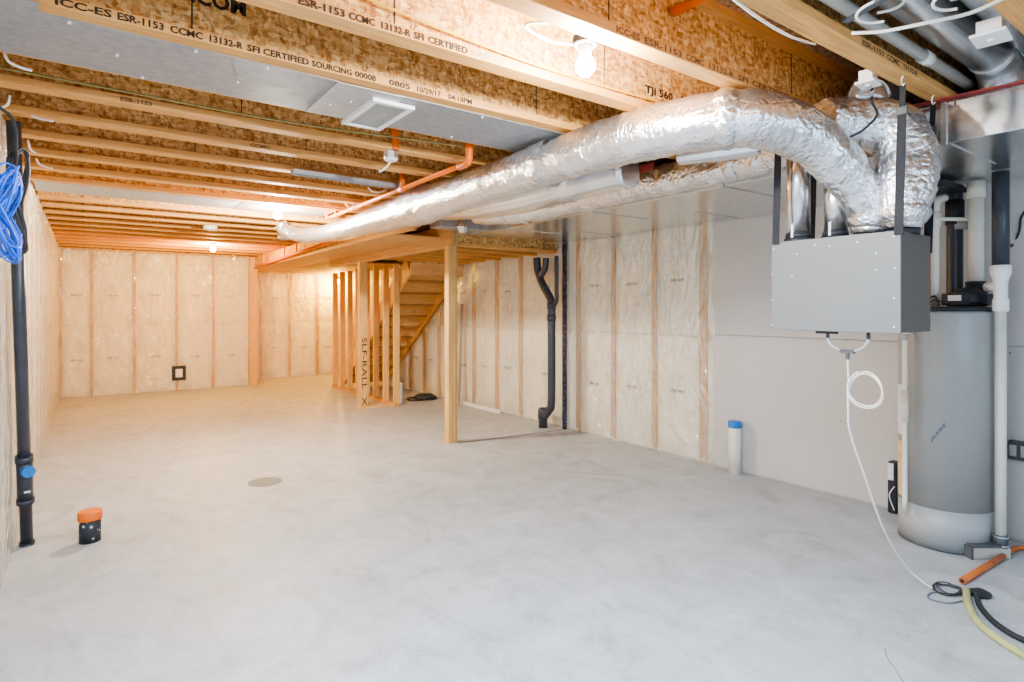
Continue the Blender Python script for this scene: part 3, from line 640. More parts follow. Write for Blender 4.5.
# blower assembly is carried by the tank: parts of the heater
bw = MB(); bw.lathe([(0.03, 1.48), (0.10, 1.485), (0.11, 1.51), (0.105, 1.56), (0.06, 1.585), (0.045, 1.60)], V((4.50, 1.315, 0)), 28)
bw.cbox((4.50, 1.24, 1.525), (0.13, 0.08, 0.07)); bw.cbox((4.42, 1.33, 1.52), (0.10, 0.10, 0.05))
blo = bw.build('blower', 'rubber', wh, bevel=0.006)
bx = MB().cbox((4.335, 1.335, 1.525), (0.07, 0.12, 0.075), Matrix.Rotation(-0.25, 3, 'Z')).build('control_box', 'rubber', wh, bevel=0.006)
lb = V((4.296, 1.325, 1.533)); MB().cbox(lb, (0.004, 0.075, 0.034), Matrix.Rotation(-0.25, 3, 'Z')).build('sticker', 'label', bx)
for z, r in ((1.605, 0.056), (1.63, 0.056)): MB().tube([(4.57, 1.295, z - 0.008), (4.57, 1.295, z + 0.008)], r, 24).build('clamp_ring', 'rubber', blo, smooth=True)
MB().lathe([(0.05, 1.57), (0.052, 1.64)], V((4.57, 1.295, 0)), 24).build('outlet_boot', 'rubber', blo, smooth=True)
for k, (a, b) in enumerate((((4.29, 1.40, 1.49), (4.36, 1.47, 1.54)), ((4.44, 1.22, 1.55), (4.62, 1.20, 1.56)), ((4.27, 1.36, 1.50), (4.22, 1.46, 1.485)))):
    a, b = V(a), V(b); MB().tube(smoothpath([a, (a + b) / 2 + V((0, 0, 0.03)), b], 6), 0.006, 8).build('lead', 'rubber', blo, smooth=True)
# side labels and diagonal stamp on the shell
def patch(mb, a0, a1, z0, z1, off=0.0012, n=6):
    vs = []
    for z in (z0, z1):
        for i in range(n + 1):
            a = a0 + (a1 - a0) * i / n; vs.append(tc + V(((tr + off) * math.cos(a), (tr + off) * math.sin(a), z)))
    mb.add(vs, [(i, i + 1, n + 2 + i, n + 1 + i) for i in range(n)]); return mb
af = PI + math.atan2(0.305, 0.952)     # angle of the side towards the room
al = af - 1.2
patch(MB(), al - 0.28, al + 0.2, 0.66, 0.98).build('paper_label', 'label', wh); patch(MB(), al - 0.28, al + 0.2, 0.27, 0.62).build('energy_label', 'yellowbox', wh)
mb = MB()
for i in range(9):
    a = af - 0.28 + 0.032 * i; z = 0.655 + 0.0125 * i
    patch(mb, a, a + 0.018, z, z + 0.026, 0.0012, 1); patch(mb, a + 0.008, a + 0.028, z + 0.018 * (i % 2), z + 0.012 + 0.018 * (i % 2), 0.0016, 1)
mb.build('stamped_mark', 'grey_wire', wh)

# pipes around the heater
def pipe(name, pts, r, mat, label, cat='pipe', group=None, seg=24, n=8):
    P = smoothpath(pts, n) if len(pts) > 2 else [V(p) for p in pts]
    return tag(MB().tube(P, r, seg).build(name, mat, smooth=True, origin=pts[0]), label, cat, group)
def ring(parent, name, p, r, h, mat): return MB().tube([V(p) - V((0, 0, h / 2)), V(p) + V((0, 0, h / 2))], r, 24).build(name, mat, parent, smooth=True)
vp = pipe('vent_pipe', [(4.57, 1.295, 1.62), (4.57, 1.295, 2.275)], 0.041, 'pvc', 'thick white plastic vent pipe rising from the black blower')
ring(vp, 'coupling', (4.57, 1.295, 2.22), 0.048, 0.10, 'pvc')
bp = pipe('drain_pipe', [(4.625, 1.425, 1.485), (4.625, 1.425, 1.95), (4.625, 1.425, 2.26)], 0.045, 'black', 'black plastic pipe behind the blower on the water heater')
ring(bp, 'coupling', (4.625, 1.425, 2.1), 0.052, 0.16, 'rubber'); ring(bp, 'band', (4.63, 1.40, 2.02), 0.050, 0.07, 'pvc_grey')
wp = pipe('intake_pipe', [(4.43, 1.475, 1.485), (4.43, 1.475, 1.9), (4.43, 1.475, 2.08), (4.45, 1.47, 2.16), (4.52, 1.45, 2.19)], 0.028, 'pvc', 'thin white plastic pipe bending over at the top, left of blower')
ring(wp, 'elbow_hub', (4.43, 1.475, 2.04), 0.036, 0.10, 'pvc')
pipe('cross_pipe', [(4.40, 1.44, 2.04), (4.66, 1.28, 2.04)], 0.012, 'pvc', 'short white horizontal pipe crossing the black pipe')
MB().box((4.28, 1.36, 2.225), (4.64, 1.56, 2.262)).build('black_bracket', 'rubber'); tag(bpy.data.objects['black_bracket'], 'black flat bracket under the trunk duct above the heater', 'bracket')
pipe('bracket_rail', [onz(922, 194, 2.262), onz(972, 184, 2.262)], 0.011, 'pvc', 'white rail under the trunk duct above the black bracket')
pipe('copper_pipe', [(4.365, 1.485, 1.485), (4.365, 1.485, 2.26)], 0.012, 'copper', 'red-brown copper pipe between box and thin white pipe')
pipe('strap_rod', [(4.30, 1.545, 1.478), (4.30, 1.545, 2.27)], 0.009, 'rubber', 'thin black rod hanging behind the rear strap')
px_, py_ = 4.37, 1.12
sp = pipe('stack_pipe', [(px_, py_, 1.715), (px_, py_, 2.275)], 0.042, 'black', 'glossy black pipe dropping from the trunk duct to the white tee')
sw = thing('standpipe', 'tall white plastic pipe with a wide tee beside the water heater', 'pipe', (px_, py_, 0))
MB().lathe([(0.028, 0.09), (0.028, 1.50)], (px_, py_, 0), 28).build('pipe', 'pvc', sw, smooth=True)
MB().lathe([(0.032, 1.45), (0.040, 1.455), (0.040, 1.52), (0.034, 1.53), (0.034, 1.61), (0.038, 1.64), (0.050, 1.67), (0.052, 1.72), (0.044, 1.725)], (px_, py_, 0), 32).build('tee', 'white', sw, smooth=True)
MB().tube([(px_, py_, 1.60), (4.44, 1.20, 1.60)], 0.03, 20).build('tee_branch', 'white', sw, smooth=True)
MB().lathe([(0.036, 0.065), (0.036, 0.135)], (px_, py_, 0), 24).build('rubber_coupling', 'darkgrey', sw, smooth=True)
for z in (0.075, 0.125): ring(sw, 'hose_clamp', (px_, py_, z), 0.0385, 0.008, 'galv')
d0 = V((px_, py_, 0.035)); d1 = d0 + V((-0.81, 0.586, 0)) * 0.185
bs = thing('drain_channel', 'short white square pipe piece on the floor under the tall white pipe', 'pipe', d1)
MB().beam(d0 + (d0 - d1) * 0.2, d1, 0.06, 0.066).build('channel', 'pvc_grey', bs, bevel=0.004)
MB().beam(d1, d1 + (d1 - d0).normalized() * 0.014, 0.066, 0.07).build('end_gasket', 'darkgrey', bs); MB().beam(d0 + V((0, 0, 0.039)), d1 + V((0, 0, 0.039)), 0.066, 0.012).build('top_gasket', 'darkgrey', bs)
rp = pipe('relief_pipe', [(4.14, 1.536, 0.21), (4.14, 1.536, 1.27), (4.15, 1.53, 1.32), (4.21, 1.51, 1.335)], 0.014, 'pvc', 'thin white relief pipe running down beside the heater under the box')
ring(rp, 'fitting', (4.14, 1.536, 1.29), 0.02, 0.04, 'pvc_grey'); ring(rp, 'wrap', (4.14, 1.536, 0.86), 0.019, 0.20, 'wrap')
# black caulking tool
bt = thing('black_tool', 'slim black tool with pale label standing against the drywall behind the heater', 'tool', (4.70, 1.81, 0))
p = onx(893, 505, 4.70); p.z = 0.0
MB().box((4.68, p.y - 0.03, 0), (4.755, p.y + 0.03, 0.37)).build('body', 'rubber', bt, bevel=0.01); MB().box((4.674, p.y - 0.012, 0.24), (4.681, p.y + 0.025, 0.36)).build('sticker', 'label', bt)
MB().tube(smoothpath([(4.675, p.y - 0.02, 0.20), (4.665, p.y + 0.01, 0.13), (4.67, p.y - 0.02, 0.03)], 6), 0.004, 6).build('wire', 'whitewire', bt, smooth=True)
# wall outlet
oc = onx(1019, 450, XR - 0.013); ob = thing('outlet_box', 'grey metal outlet box low on the drywall right of the white pipe', 'outlet', oc)
MB().box((XR - 0.055, oc.y - 0.055, oc.z - 0.06), (XR - 0.013, oc.y + 0.045, oc.z + 0.06)).build('box', 'darkgrey', ob, bevel=0.006)
for dy in (0.02, -0.035): MB().box((XR - 0.060, oc.y + dy - 0.018, oc.z - 0.035), (XR - 0.055, oc.y + dy + 0.018, oc.z + 0.035)).build('socket_plate', 'pvc_grey', ob, bevel=0.004)
q1 = onx(1023, 214, XR - 0.02); wire('black_cable', [q1 + V((0, -0.1, 0.1)), q1, onx(1019, 232, XR - 0.02), onx(1012, 246, XR - 0.03), (4.44, 1.10, 1.86)], 0.006, 'rubber', 'thin black cable looping on the drywall beside the glossy black pipe')

# ------------------------------------------------------------------ floor items
cp = thing('capped_pipe', 'short white pipe with a blue cap standing by the drywall', 'pipe', (4.66, 3.09, 0))
MB().lathe([(0.054, 0.0), (0.054, 0.42), (0.050, 0.425)], (4.68, 3.08, 0), 32).build('pipe', 'pvc', cp, smooth=True)
MB().lathe([(0.058, 0.415), (0.060, 0.42), (0.060, 0.463), (0.054, 0.47)], (4.68, 3.08, 0), 32).build('cap', 'bluecap', cp, smooth=True)
sc_ = onz(90, 541); st = thing('floor_stub', 'short black pipe stub with orange cap on the open floor', 'pipe', sc_)
MB().lathe([(0.058, 0.0), (0.058, 0.145)], sc_, 32).build('pipe', 'smear', st, smooth=True)
MB().lathe([(0.064, 0.138), (0.066, 0.142), (0.066, 0.185), (0.060, 0.193)], sc_, 32).build('cap', 'orangecap', st, smooth=True)
dc = onz(265, 482); tag(MB().lathe([(0.135, 0.0), (0.135, 0.003)], dc, 40).build('drain_cover', 'drain', origin=dc), 'round grey drain cover patch flush in the middle of the floor', 'drain cover')
s1, s2 = onz(459, 443), onz(563, 430); mb = MB()
mb.beam((s1.x, s1.y, 0.002), (s2.x, s2.y, 0.002), 0.025, 0.004); tag(mb.build('floor_joint', 'crack', origin=s1), 'thin dark joint line across the floor from post to black stack', 'floor joint')
cr = smoothpath([onz(885, 648, 0.0006), onz(887, 657, 0.0006), onz(893, 666, 0.0006), onz(899, 675, 0.0006), onz(908, 690, 0.0006)], 5)
tag(MB().tube(cr, 0.0022, 4).build('floor_crack', 'crack', origin=cr[0]), 'hairline crack in the concrete near the hose', 'crack')
# green and black hoses
z = 0.017
hp = [onz(966, 590, z), onz(969, 606, z), onz(980, 624, z), onz(1000, 640, z), onz(1024, 655, z), onz(1060, 672, z), onz(1130, 690, z)]
hz = wire('garden_hose', hp, 0.017, 'hose', 'pale green hose curving across the floor to the edge', 'hose', seg=14)
z = 0.015
wire('black_hose', [onz(976, 594, z), onz(980, 606, z), onz(992, 620, z), onz(1008, 632, z), onz(1026, 641, z), onz(1070, 660, z), onz(1140, 676, z)], 0.013, 'rubber', 'black hose lying alongside the pale green hose', 'hose', seg=12)
tag(MB().lathe([(0.01, 0), (0.045, 0.004), (0.05, 0.02), (0.02, 0.035)], onz(980, 596), 9).build('hose_end', 'rubber', origin=onz(980, 596)), 'frayed black hose end bundle beside the orange pipe', 'hose end')
cu = thing('floor_pipe', 'orange-brown plastic pipe lying on the floor before the heater', 'pipe', onz(962, 580))
z = 0.02; a, b, c, d = onz(962, 581, z), onz(1003, 556, z), onz(1014, 549, z), onz(1060, 552, z)
MB().tube([a, b], 0.017, 18).build('pipe', 'copper', cu, smooth=True); MB().tube(smoothpath([b, c, onz(1028, 548, z), d], 5), 0.014, 14).build('pipe', 'copper', cu, smooth=True)
MB().tube([a + (a - b).normalized() * 0.001, a + (a - b).normalized() * 0.0015], 0.010, 12).build('bore', 'ink', cu)
cc = onz(948, 591); cl = thing('wire_coil', 'coil of dark thin wire lying on the floor by the orange pipe', 'wire', cc)
for r, dx, mat in ((0.085, 0.0, 'rubber'), (0.07, 0.01, 'darkgrey'), (0.078, -0.006, 'rubber'), (0.06, 0.012, 'darkgrey')):
    MB().tube([cc + V((dx + r * math.cos(a) * 0.9, r * 0.75 * math.sin(a), 0.006 + 0.006 * math.sin(2 * a + dx * 300) + 0.004)) for a in [2 * PI * k / 30 for k in range(30)]], 0.0035, 6, closed=True).build('loop', mat, cl, smooth=True)
g0 = onz(940, 598); wire('grey_wire', [onz(962, 601, 0.004), onz(948, 603, 0.004), onz(930, 599, 0.004), onz(929, 594, 0.004), onz(938, 591, 0.006)], 0.004, 'grey_wire', 'thin grey wire end curving beside the dark wire coil', 'wire')

# ------------------------------------------------------------------ left wall: black stack, cables
lp = thing('soil_pipe', 'tall black pipe with blue cleanout cap against the plastic wall', 'pipe', (-0.30, 4.72, 0))
pa, pb = V((-0.30, 4.715, 0.06)), V((-0.315, 4.10, 2.47))
f_ = lambda z: pa.lerp(pb, (z - pa.z) / (pb.z - pa.z))
MB().tube([f_(0.0), f_(2.47)], 0.032, 24).build('pipe', 'black', lp, smooth=True)
for z0, z1, r in ((0.28, 0.58, 0.040), (0.28, 0.31, 0.045), (0.545, 0.585, 0.045), (0.0, 0.02, 0.04)): MB().tube([f_(z0), f_(z1)], r, 24).build('fitting', 'black', lp, smooth=True)
bc = f_(0.49); MB().tube([bc + V((0.012, -0.030, 0)), bc + V((0.024, -0.058, 0))], 0.034, 20).build('cleanout_cap', 'bluecap', lp, smooth=True)
q = f_(0.36); MB().cbox(q + V((0.012, -0.041, 0)), (0.03, 0.003, 0.012)).build('sticker', 'label', lp)
def loops(name, c, rx, rz, n, r, mat, label, jit=0.05, tail=None):
    c = V(c); pts = []
    for k in range(n * 10):
        a = 2 * PI * k / 10; j = 1 + random.uniform(-jit, jit)
        pts.append(c + V((0.03 * math.sin(a * 0.37 + k) , rx * j * math.cos(a), rz * j * math.sin(a))))
    if tail: pts += [V(t) for t in tail]
    return wire(name, pts, r, mat, label, 'cable coil', n=4, seg=6)
c0 = onx(8, 214, -0.21)
bcb = loops('cable_coil', c0, 0.11, 0.135, 14, 0.0035, 'bluecable', 'tangled bundle of bright blue cable hanging beside the black pipe', 0.28)
c1 = onx(18, 195, -0.24)
loops('cable_coil', c1 + V((0, 0.03, -0.02)), 0.11, 0.22, 4, 0.0065, 'rubber', 'loops of thick black cable hanging over the blue cable bundle', 0.08, tail=[c1 + V((0, -0.1, 0.25)), c1 + V((-0.05, -0.22, 0.33)), c1 + V((-0.08, -0.5, 0.45))])
for i, (px, py) in enumerate(((4, 52), (10, 95), (28, 110), (28, 140), (36, 158))):
    a = onz(px, py, ZJ + 0.03); q = [(0.05, 0.0, -0.05), (-0.03, 0.02, -0.06), (0.06, -0.03, -0.045), (0.02, 0.03, -0.06), (0.05, 0.02, -0.05)][i]; pts = [a, a + V((q[0] * 0.3, q[1] * 0.6, q[2] * 0.7)), a + V(q), a + V((q[0] * 1.8, q[1] * 1.5, q[2] * 1.1))]
    lab = ['white wire stub below the grey panel end', 'white wire twisted at the nearest joist end', 'white wire tail at the joist end above the black pipe', 'white wire tail just above the cable loops', 'white wire tail at the joist end past the black pipe'][i]
    wire('wire_stub', pts, 0.006, 'whitewire', lab, 'wire')

# ------------------------------------------------------------------ right wall black stack and dotted strip
bs = thing('waste_stack', 'black waste pipe with an offset and a floor cleanout by the plastic wall', 'pipe', onz(543, 428))
X = 4.60
pts = [onx(537, 258, X), onx(538, 272, X), onx(543, 285, X), onx(550, 298, X), onx(551.5, 306, X), onx(551.5, 320, X), onx(551.5, 398, X), onx(549, 410, X), onx(543, 418, X)]
MB().tube(smoothpath(pts, 8), 0.048, 20).build('pipe', 'black', bs, smooth=True)
e0 = onz(542.5, 427); e0.x = X - 0.03
MB().lathe([(0.055, 0), (0.055, 0.10), (0.065, 0.11), (0.065, 0.22), (0.055, 0.235), (0.04, 0.25)], (X, onx(543, 420, X).y, 0), 24).build('cleanout', 'black', bs, smooth=True)
MB().tube(smoothpath([onx(556.5, 256, X), onx(556.5, 290, X), onx(556.5, 300, X), onx(553, 308, X)], 6), 0.026, 16).build('vent_branch', 'black', bs, smooth=True)
MB().tube(smoothpath([onx(546, 258, X), onx(545, 268, X), onx(541, 276, X)], 6), 0.04, 16).build('upper_branch', 'black', bs, smooth=True)
for py in (306, 318): p = onx(551.5, py, X); MB().tube([p + V((0, 0, -0.04)), p + V((0, 0, 0.04))], 0.055, 20).build('hub', 'black', bs, smooth=True)
ys = onx(564.5, 300, XR - 0.03).y
tag(MB().box((XR - 0.05, ys - 0.035, 0.0), (XR - 0.022, ys + 0.02, 2.28)).build('dotted_strip', 'speckle', bevel=0.003), 'dark blue dotted foam strip running floor to duct on the plastic wall', 'strip')
# dark outlet on far wall
oc = ony(179, 373, YF - 0.02); oo = thing('outlet_box', 'dark blue outlet box low on the far plastic wall', 'outlet', oc)
MB().box((oc.x - 0.11, YF - 0.03, oc.z - 0.13), (oc.x + 0.11, YF + 0.02, oc.z + 0.13)).build('box', 'speckle' if False else 'rubber', oo, bevel=0.01)
MB().box((oc.x - 0.055, YF - 0.036, oc.z - 0.075), (oc.x + 0.055, YF - 0.03, oc.z + 0.075)).build('receptacle', 'label', oo, bevel=0.01)

# ------------------------------------------------------------------ sprinkler pipes (orange)
sp = thing('sprinkler_pipe', 'orange sprinkler pipe with elbow and tee beside the long foil duct', 'pipe', (1.97, 3.3, 2.40))
A, B = V((2.12, 6.35, 2.455)), V((1.985, 3.24, 2.405))
MB().tube([A, B], 0.0165, 18).build('pipe', 'orange', sp, smooth=True)
MB().tube(smoothpath([B + V((0.004, 0.1, 0.0)), B, B + V((-0.002, -0.03, 0.03)), B + V((-0.002, -0.035, 0.12))], 6), 0.025, 18).build('elbow', 'orange', sp, smooth=True)
MB().tube([B + V((-0.002, -0.035, 0.05)), B + V((-0.002, -0.035, 0.3))], 0.0165, 18).build('riser', 'orange', sp, smooth=True)
tq = A.lerp(B, 0.665); MB().tube([tq, tq + V((0, 0, 0.12))], 0.024, 18).build('tee', 'orange', sp, smooth=True); MB().tube([tq + V((0, -0.05, 0)), tq + V((0, 0.05, 0))], 0.023, 18).build('tee', 'orange', sp, smooth=True); MB().tube([tq, tq + V((0, 0, 0.3))], 0.0165, 18).build('riser', 'orange', sp, smooth=True)
for f in (0.12, 0.3): h = A.lerp(B, f); MB().tube([h + V((-0.03, 0, 0.035)), h + V((-0.025, 0, -0.012)), h + V((0, 0, -0.024)), h + V((0.025, 0, -0.012)), h + V((0.03, 0, 0.035))], 0.006, 8).build('hanger', 'yellow' if f < 0.2 else 'white', sp)
MB().tube([A, A + V((0.0, 0.02, 0.05))], 0.0165, 18).build('end', 'orange', sp, smooth=True)
s2 = thing('sprinkler_pipe', 'far orange sprinkler pipe along the soffit side board', 'pipe', (2.57, 9, 2.3))
A2, B2 = V((2.58, 11.8, 2.27)), V((2.55, 7.25, 2.345)); MB().tube([A2, B2], 0.02, 16).build('pipe', 'orange', s2, smooth=True)
for f in (0.15, 0.45, 0.6, 0.85): h = A2.lerp(B2, f); MB().tube([h, h + V((0, 0, 0.20))], 0.012, 10).build('hanger_rod', 'orange', s2)
pa_, pb_ = onz(676, 8, 2.68), onz(712, -6, 2.68)
d_ = (pb_ - pa_).normalized(); tag(MB().tube([V((1.96, 1.575, 2.69)), V((1.97, 1.14, 2.69))], 0.02, 18).build('sprinkler_pipe', 'orange', smooth=True, origin=(1.96, 1.57, 2.69)), 'bright orange pipe end crossing the joist bay at the top of the view', 'pipe')
# ceiling box with dangling wire
cb = onz(391, 152, ZJ); jb = thing('ceiling_box', 'small grey ceiling box with a white wire tail and orange stub', 'junction box', cb)
MB().lathe([(0.045, -0.045), (0.048, -0.04), (0.048, 0.0)], cb, 8).build('box', 'galv', jb); MB().lathe([(0.030, -0.062), (0.040, -0.055), (0.045, -0.045)], cb, 16).build('cover', 'label', jb)
MB().tube(smoothpath([cb + V((0, 0, -0.06)), cb + V((-0.01, 0.03, -0.085)), cb + V((-0.03, 0.06, -0.11)), cb + V((-0.05, 0.075, -0.12))], 5), 0.006, 8).build('wire_tail', 'whitewire', jb, smooth=True)
MB().cyl(cb + V((-0.0, -0.06, 0.0)), cb + V((0, -0.06, 0.14)), 0.025).build('orange_stub', 'orangecap', jb)
for i, (px, py) in enumerate(((210, 226), (284, 236))):
    p = onz(px, py, ZJ); sd = thing('smoke_detector', ['round white smoke detector on a joist above the far warm bulb', 'round white smoke detector at the far end of the foil duct'][i], 'smoke detector', p)
    MB().lathe([(0.05, -0.05), (0.072, -0.04), (0.08, -0.015), (0.08, 0.0)], p, 28).build('body', 'white', sd, smooth=True); MB().lathe([(0.025, -0.058), (0.04, -0.05)], p, 20).build('sensor', 'pvc_grey', sd, smooth=True)

# ------------------------------------------------------------------ bulbs
def bulb(p, label, mat, energy, col, box_mat='blackmat', r=0.032):
    p = V(p); t = thing('light_bulb', label, 'light', p)
    MB().lathe([(0.045, 0.075), (0.05, 0.08), (0.05, 0.11)], p, 16).build('holder_box', box_mat, t)
    MB().lathe([(0.02, 0.04), (0.024, 0.045), (0.026, 0.078)], p, 20).build('socket', 'white', t)
    MB().lathe([(0.001, -0.046), (0.022, -0.040), (0.038, -0.018), (0.040, 0.002), (0.030, 0.024), (0.016, 0.036), (0.013, 0.044)], p, 24).build('glass', mat, t, smooth=True)
    L = bpy.data.lights.new('bulb_lamp', 'POINT'); L.energy = energy; L.color = col; L.shadow_soft_size = r
    o = bpy.data.objects.new('bulb_lamp', L); C.objects.link(o); o.location = p; return t
b1 = V((1.60, 1.715, 2.43))
t1 = bulb(b1, 'brightest bare bulb hanging in the near joist bay above the foil duct', 'bulb_white', 50, (1.0, 0.95, 0.88))
wire('bulb_wire', [b1 + V((0.0, 0.05, 0.10)), b1 + V((-0.08, 0.09, 0.10)), b1 + V((-0.18, 0.11, 0.12)), b1 + V((-0.23, 0.08, 0.13)), b1 + V((-0.12, 0.0, 0.13)), b1 + V((-0.02, -0.03, 0.11))], 0.006, 'whitewire', 'white cable looped to the brightest bulb')
b2 = V((1.55, 6.14, 2.41)); bulb(b2, 'white bare bulb at the far end of the long foil duct', 'bulb_white', 165, (1.0, 0.88, 0.70))
b3 = onz(213, 249, 2.42); bulb(b3, 'orange glowing bare bulb far back near the end wall', 'bulb_warm', 120, (1.0, 0.53, 0.11))
b4 = V((4.5, 12.8, 2.08)); bulb(b4, 'hidden bare bulb lighting the recess behind the stair studs', 'bulb_warm', 60, (1.0, 0.56, 0.08))

# ------------------------------------------------------------------ bay with round ducts, pipe, white cables
def rduct(y, z, xe, r, label):
    t = thing('round_duct', label, 'duct', (xe, y, z))
    MB().tube([(X0 + 0.05, y, z), (xe, y, z)], r, 36).build('pipe', 'galvmir', t, smooth=True)
    MB().tube(smoothpath([(xe - 0.02, y, z), (xe + 0.07, y, z - 0.01), (xe + 0.13, y, z - 0.05), (xe + 0.16, y, z - 0.10), (xe + 0.162, y, z - 0.135)], 4), r + 0.004, 36).build('elbow', 'galv', t, smooth=True)
    for x in (1.3, 2.2, xe - 0.03): MB().tube([(x - 0.012, y, z), (x, y, z), (x + 0.012, y, z)], [r + 0.001, r + 0.006, r + 0.001], 36).build('bead', 'galv', t, smooth=True)
rduct(0.893, 2.63, 3.36, 0.088, 'round galvanised duct in the joist bay, next to the grey pipe')
rduct(0.715, 2.64, 3.42, 0.083, 'round galvanised duct in the joist bay, under the white cover plate')
pg = pipe('grey_conduit', [(0.3, 1.02, 2.56), (3.75, 1.02, 2.56)], 0.024, 'pvc_grey', 'straight grey pipe running beside the joist with strap and coupling')
MB().tube([(2.93, 1.02, 2.56), (3.0, 1.02, 2.56)], 0.029, 20).build('coupling', 'pvc', pg, smooth=True)
MB().beam(onz(845, 22, 2.50), onz(890, -5, 2.50), 0.03, 0.006).build('metal_brace', 'darkgrey'); tag(bpy.data.objects['metal_brace'], 'dark metal brace strip crossing under the grey pipe', 'brace')
wire('white_cable', [onz(852, 33, 2.485), onz(885, 31, 2.465), onz(930, 22, 2.455), onz(970, 13, 2.465), onz(1010, -4, 2.49), onz(1060, -20, 2.5)], 0.0065, 'whitewire', 'white cable sagging across the bay below the round ducts', 'cable')
for i, (px, py, rr) in enumerate(((880, 14, 0.07), (955, 2, 0.06))):
    c_ = onz(px, py, 2.485); wire('cable_loop', [c_ + V((rr * math.cos(a), rr * math.sin(a), 0.003 * k)) for k, a in enumerate([0.2 + 0.55 * j for j in range(13)])], 0.005, 'whitewire', ['loop of white cable beneath the duct next to the grey pipe', 'loop of white cable near the white cover plate'][i], 'cable')
wire('white_cable', [onz(725, -8, 2.50), onz(745, 8, 2.487), onz(768, 24, 2.487), onz(792, 37, 2.495), onz(815, 44, 2.53)], 0.005, 'whitewire', 'white cable stapled along the joist edge near the orange pipe end', 'cable')
def plate(p, s, label, rotz=0.0):
    p = V(p); t = thing('cover_plate', label, 'junction box', p); Mx = Matrix.Rotation(rotz, 3, 'Z')
    MB().cbox(p, (s, s * 0.8, 0.012), Mx).build('plate', 'white', t, bevel=0.003); MB().cbox(p + V((0, 0, 0.03)), (s * 0.7, s * 0.55, 0.05), Mx).build('box', 'white', t)
    MB().cyl(p + V((0, 0, -0.012)), p + V((0, 0, -0.005)), 0.01).build('knob', 'white', t); return t
plate(onz(991, 38, 2.475), 0.135, 'square white cover plate below the round ducts at the top edge', 0.1)
plate(onz(868, 84, 2.475), 0.10, 'white cover plate with blue plug cable above the bulging foil duct', 0.1)
pc = onz(868, 84, 2.46)
wire('blue_cord', [pc + V((0.03, 0, -0.005)), pc + V((-0.005, 0.02, -0.03)), pc + V((-0.03, 0.03, -0.05)), pc + V((0.0, 0.0, -0.055)), pc + V((0.03, -0.01, -0.03))], 0.008, 'steel', 'short blue-grey cord looped under the white cover plate')
wire('power_cord', [pc + V((0.04, 0, -0.01)), pc + V((0.04, 0.0, -0.07)), onx(877, 115, 2.9), onx(863, 130, 2.84), onx(850, 137, 2.80)], 0.0055, 'rubber', 'dark cord dropping from the cover plate onto the foil duct')
for i in range(3):
    wire('red_cable', [V((3.34 + 0.022 * i, 1.24, 2.482)), V((3.35 + 0.024 * i, 1.0, 2.48)), V((3.37 + 0.02 * i, 0.8, 2.478)), V((3.37 + 0.02 * i, 0.55, 2.475)), V((3.36 + 0.022 * i, 0.2, 2.482))], 0.004, 'red', ['red cable along the trunk duct edge, straightest strand', 'red cable along the trunk duct edge, middle strand', 'red cable along the trunk duct edge, loose strand'][i], 'cable', 'red cables on the trunk duct edge')
wire('pipe_cord', [(3.135, 1.53, 1.86), (3.12, 1.52, 1.92), (3.14, 1.54, 2.02), (3.125, 1.53, 2.12), (3.15, 1.55, 2.2)], 0.004, 'rubber', 'thin dark cord between the two bright galvanised pipes')
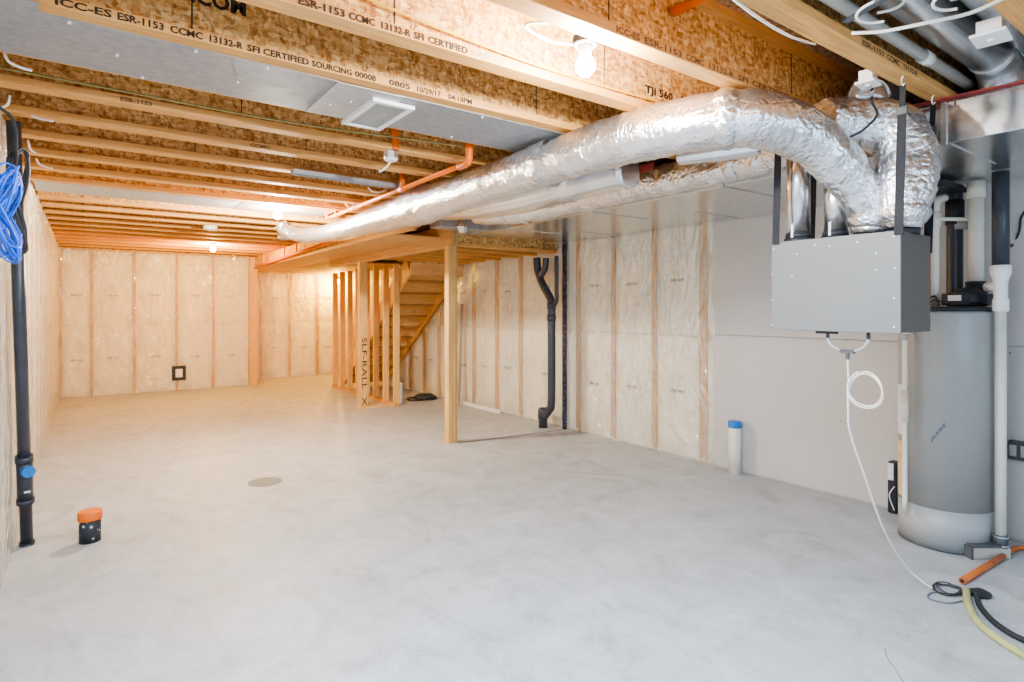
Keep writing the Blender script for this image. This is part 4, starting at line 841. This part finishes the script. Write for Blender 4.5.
# cables along joists
wire('olive_cable', [V((X0 + 0.05, 3.44, 2.535)), V((0.3, 3.45, 2.53)), V((0.7, 3.40, 2.51)), V((1.1, 3.36, 2.505)), V((2.0, 3.25, 2.515))], 0.006, 'olive', 'olive cable stretched along the joists beyond the grey panel', 'cable')
yw = J[2].location.y - 0.052
wire('yellow_cable', [V((0.7, yw, 2.60)), V((1.0, yw, 2.57)), V((1.4, yw, 2.545)), V((1.7, yw, 2.535)), V((2.0, yw, 2.535)), V((2.5, yw, 2.545))], 0.005, 'yellow', 'yellow cable running along the stamped joist behind the brightest bulb', 'cable')
for i, (px, py) in enumerate(((368, 187), (345, 203))):
    a = onz(px, py, ZJ + 0.01); wire('wire_stub', [a, a + V((0.03, 0.0, -0.03)), a + V((0.10, 0.02, -0.03)), a + V((0.18, 0.03, 0.0))], 0.007, 'whitewire', ['white wire tail hanging by the metal channel strip', 'white wire tail hanging beside the orange sprinkler tee'][i], 'wire')

# ------------------------------------------------------------------ light, world, camera
def area(name, loc, rot, sx, sy, energy, col):
    L = bpy.data.lights.new(name, 'AREA'); L.shape = 'RECTANGLE'; L.size = sx; L.size_y = sy; L.energy = energy; L.color = col
    o = bpy.data.objects.new(name, L); C.objects.link(o); o.location = loc; o.rotation_euler = rot; return o
area('back_fill', (1.6, YB + 0.1, 1.5), (math.radians(84), 0, 0), 3.6, 1.9, 44, (0.50, 0.73, 1.0))  # cool fill added behind the viewer; the back wall has no window
area('ceiling_fill', (0.75, 0.95, 2.44), (0, 0, 0), 1.3, 1.3, 95, (0.50, 0.73, 1.0))  # added soft fill for the near floor and box front, no fixture here
area('ceiling_fill', (1.2, 4.3, 2.44), (0, 0, 0), 1.6, 1.6, 8, (0.9, 0.95, 1.0))  # weak added fill further back, also without a fixture
w = bpy.data.worlds.new('world'); bpy.context.scene.world = w; w.use_nodes = True
w.node_tree.nodes['Background'].inputs[0].default_value = (0.9, 0.93, 1, 1); w.node_tree.nodes['Background'].inputs[1].default_value = 0.3
cam = bpy.data.cameras.new('camera'); cam.sensor_width = 36; cam.lens = F / 1024 * 36; cam.shift_y = -(341 - HY) / 1024; cam.clip_start = 0.02
co = bpy.data.objects.new('camera', cam); C.objects.link(co); co.location = (0, 0, H); co.rotation_euler = (PI / 2, 0, -YAW)
sc = bpy.context.scene; sc.camera = co
sc.view_settings.view_transform = 'AgX'; sc.view_settings.exposure = 0.85; sc.view_settings.look = 'AgX - Medium High Contrast'
sc.cycles.use_denoising = True; sc.cycles.max_bounces = 10; sc.cycles.diffuse_bounces = 6; sc.cycles.transparent_max_bounces = 12
sc.cycles.sample_clamp_indirect = 6
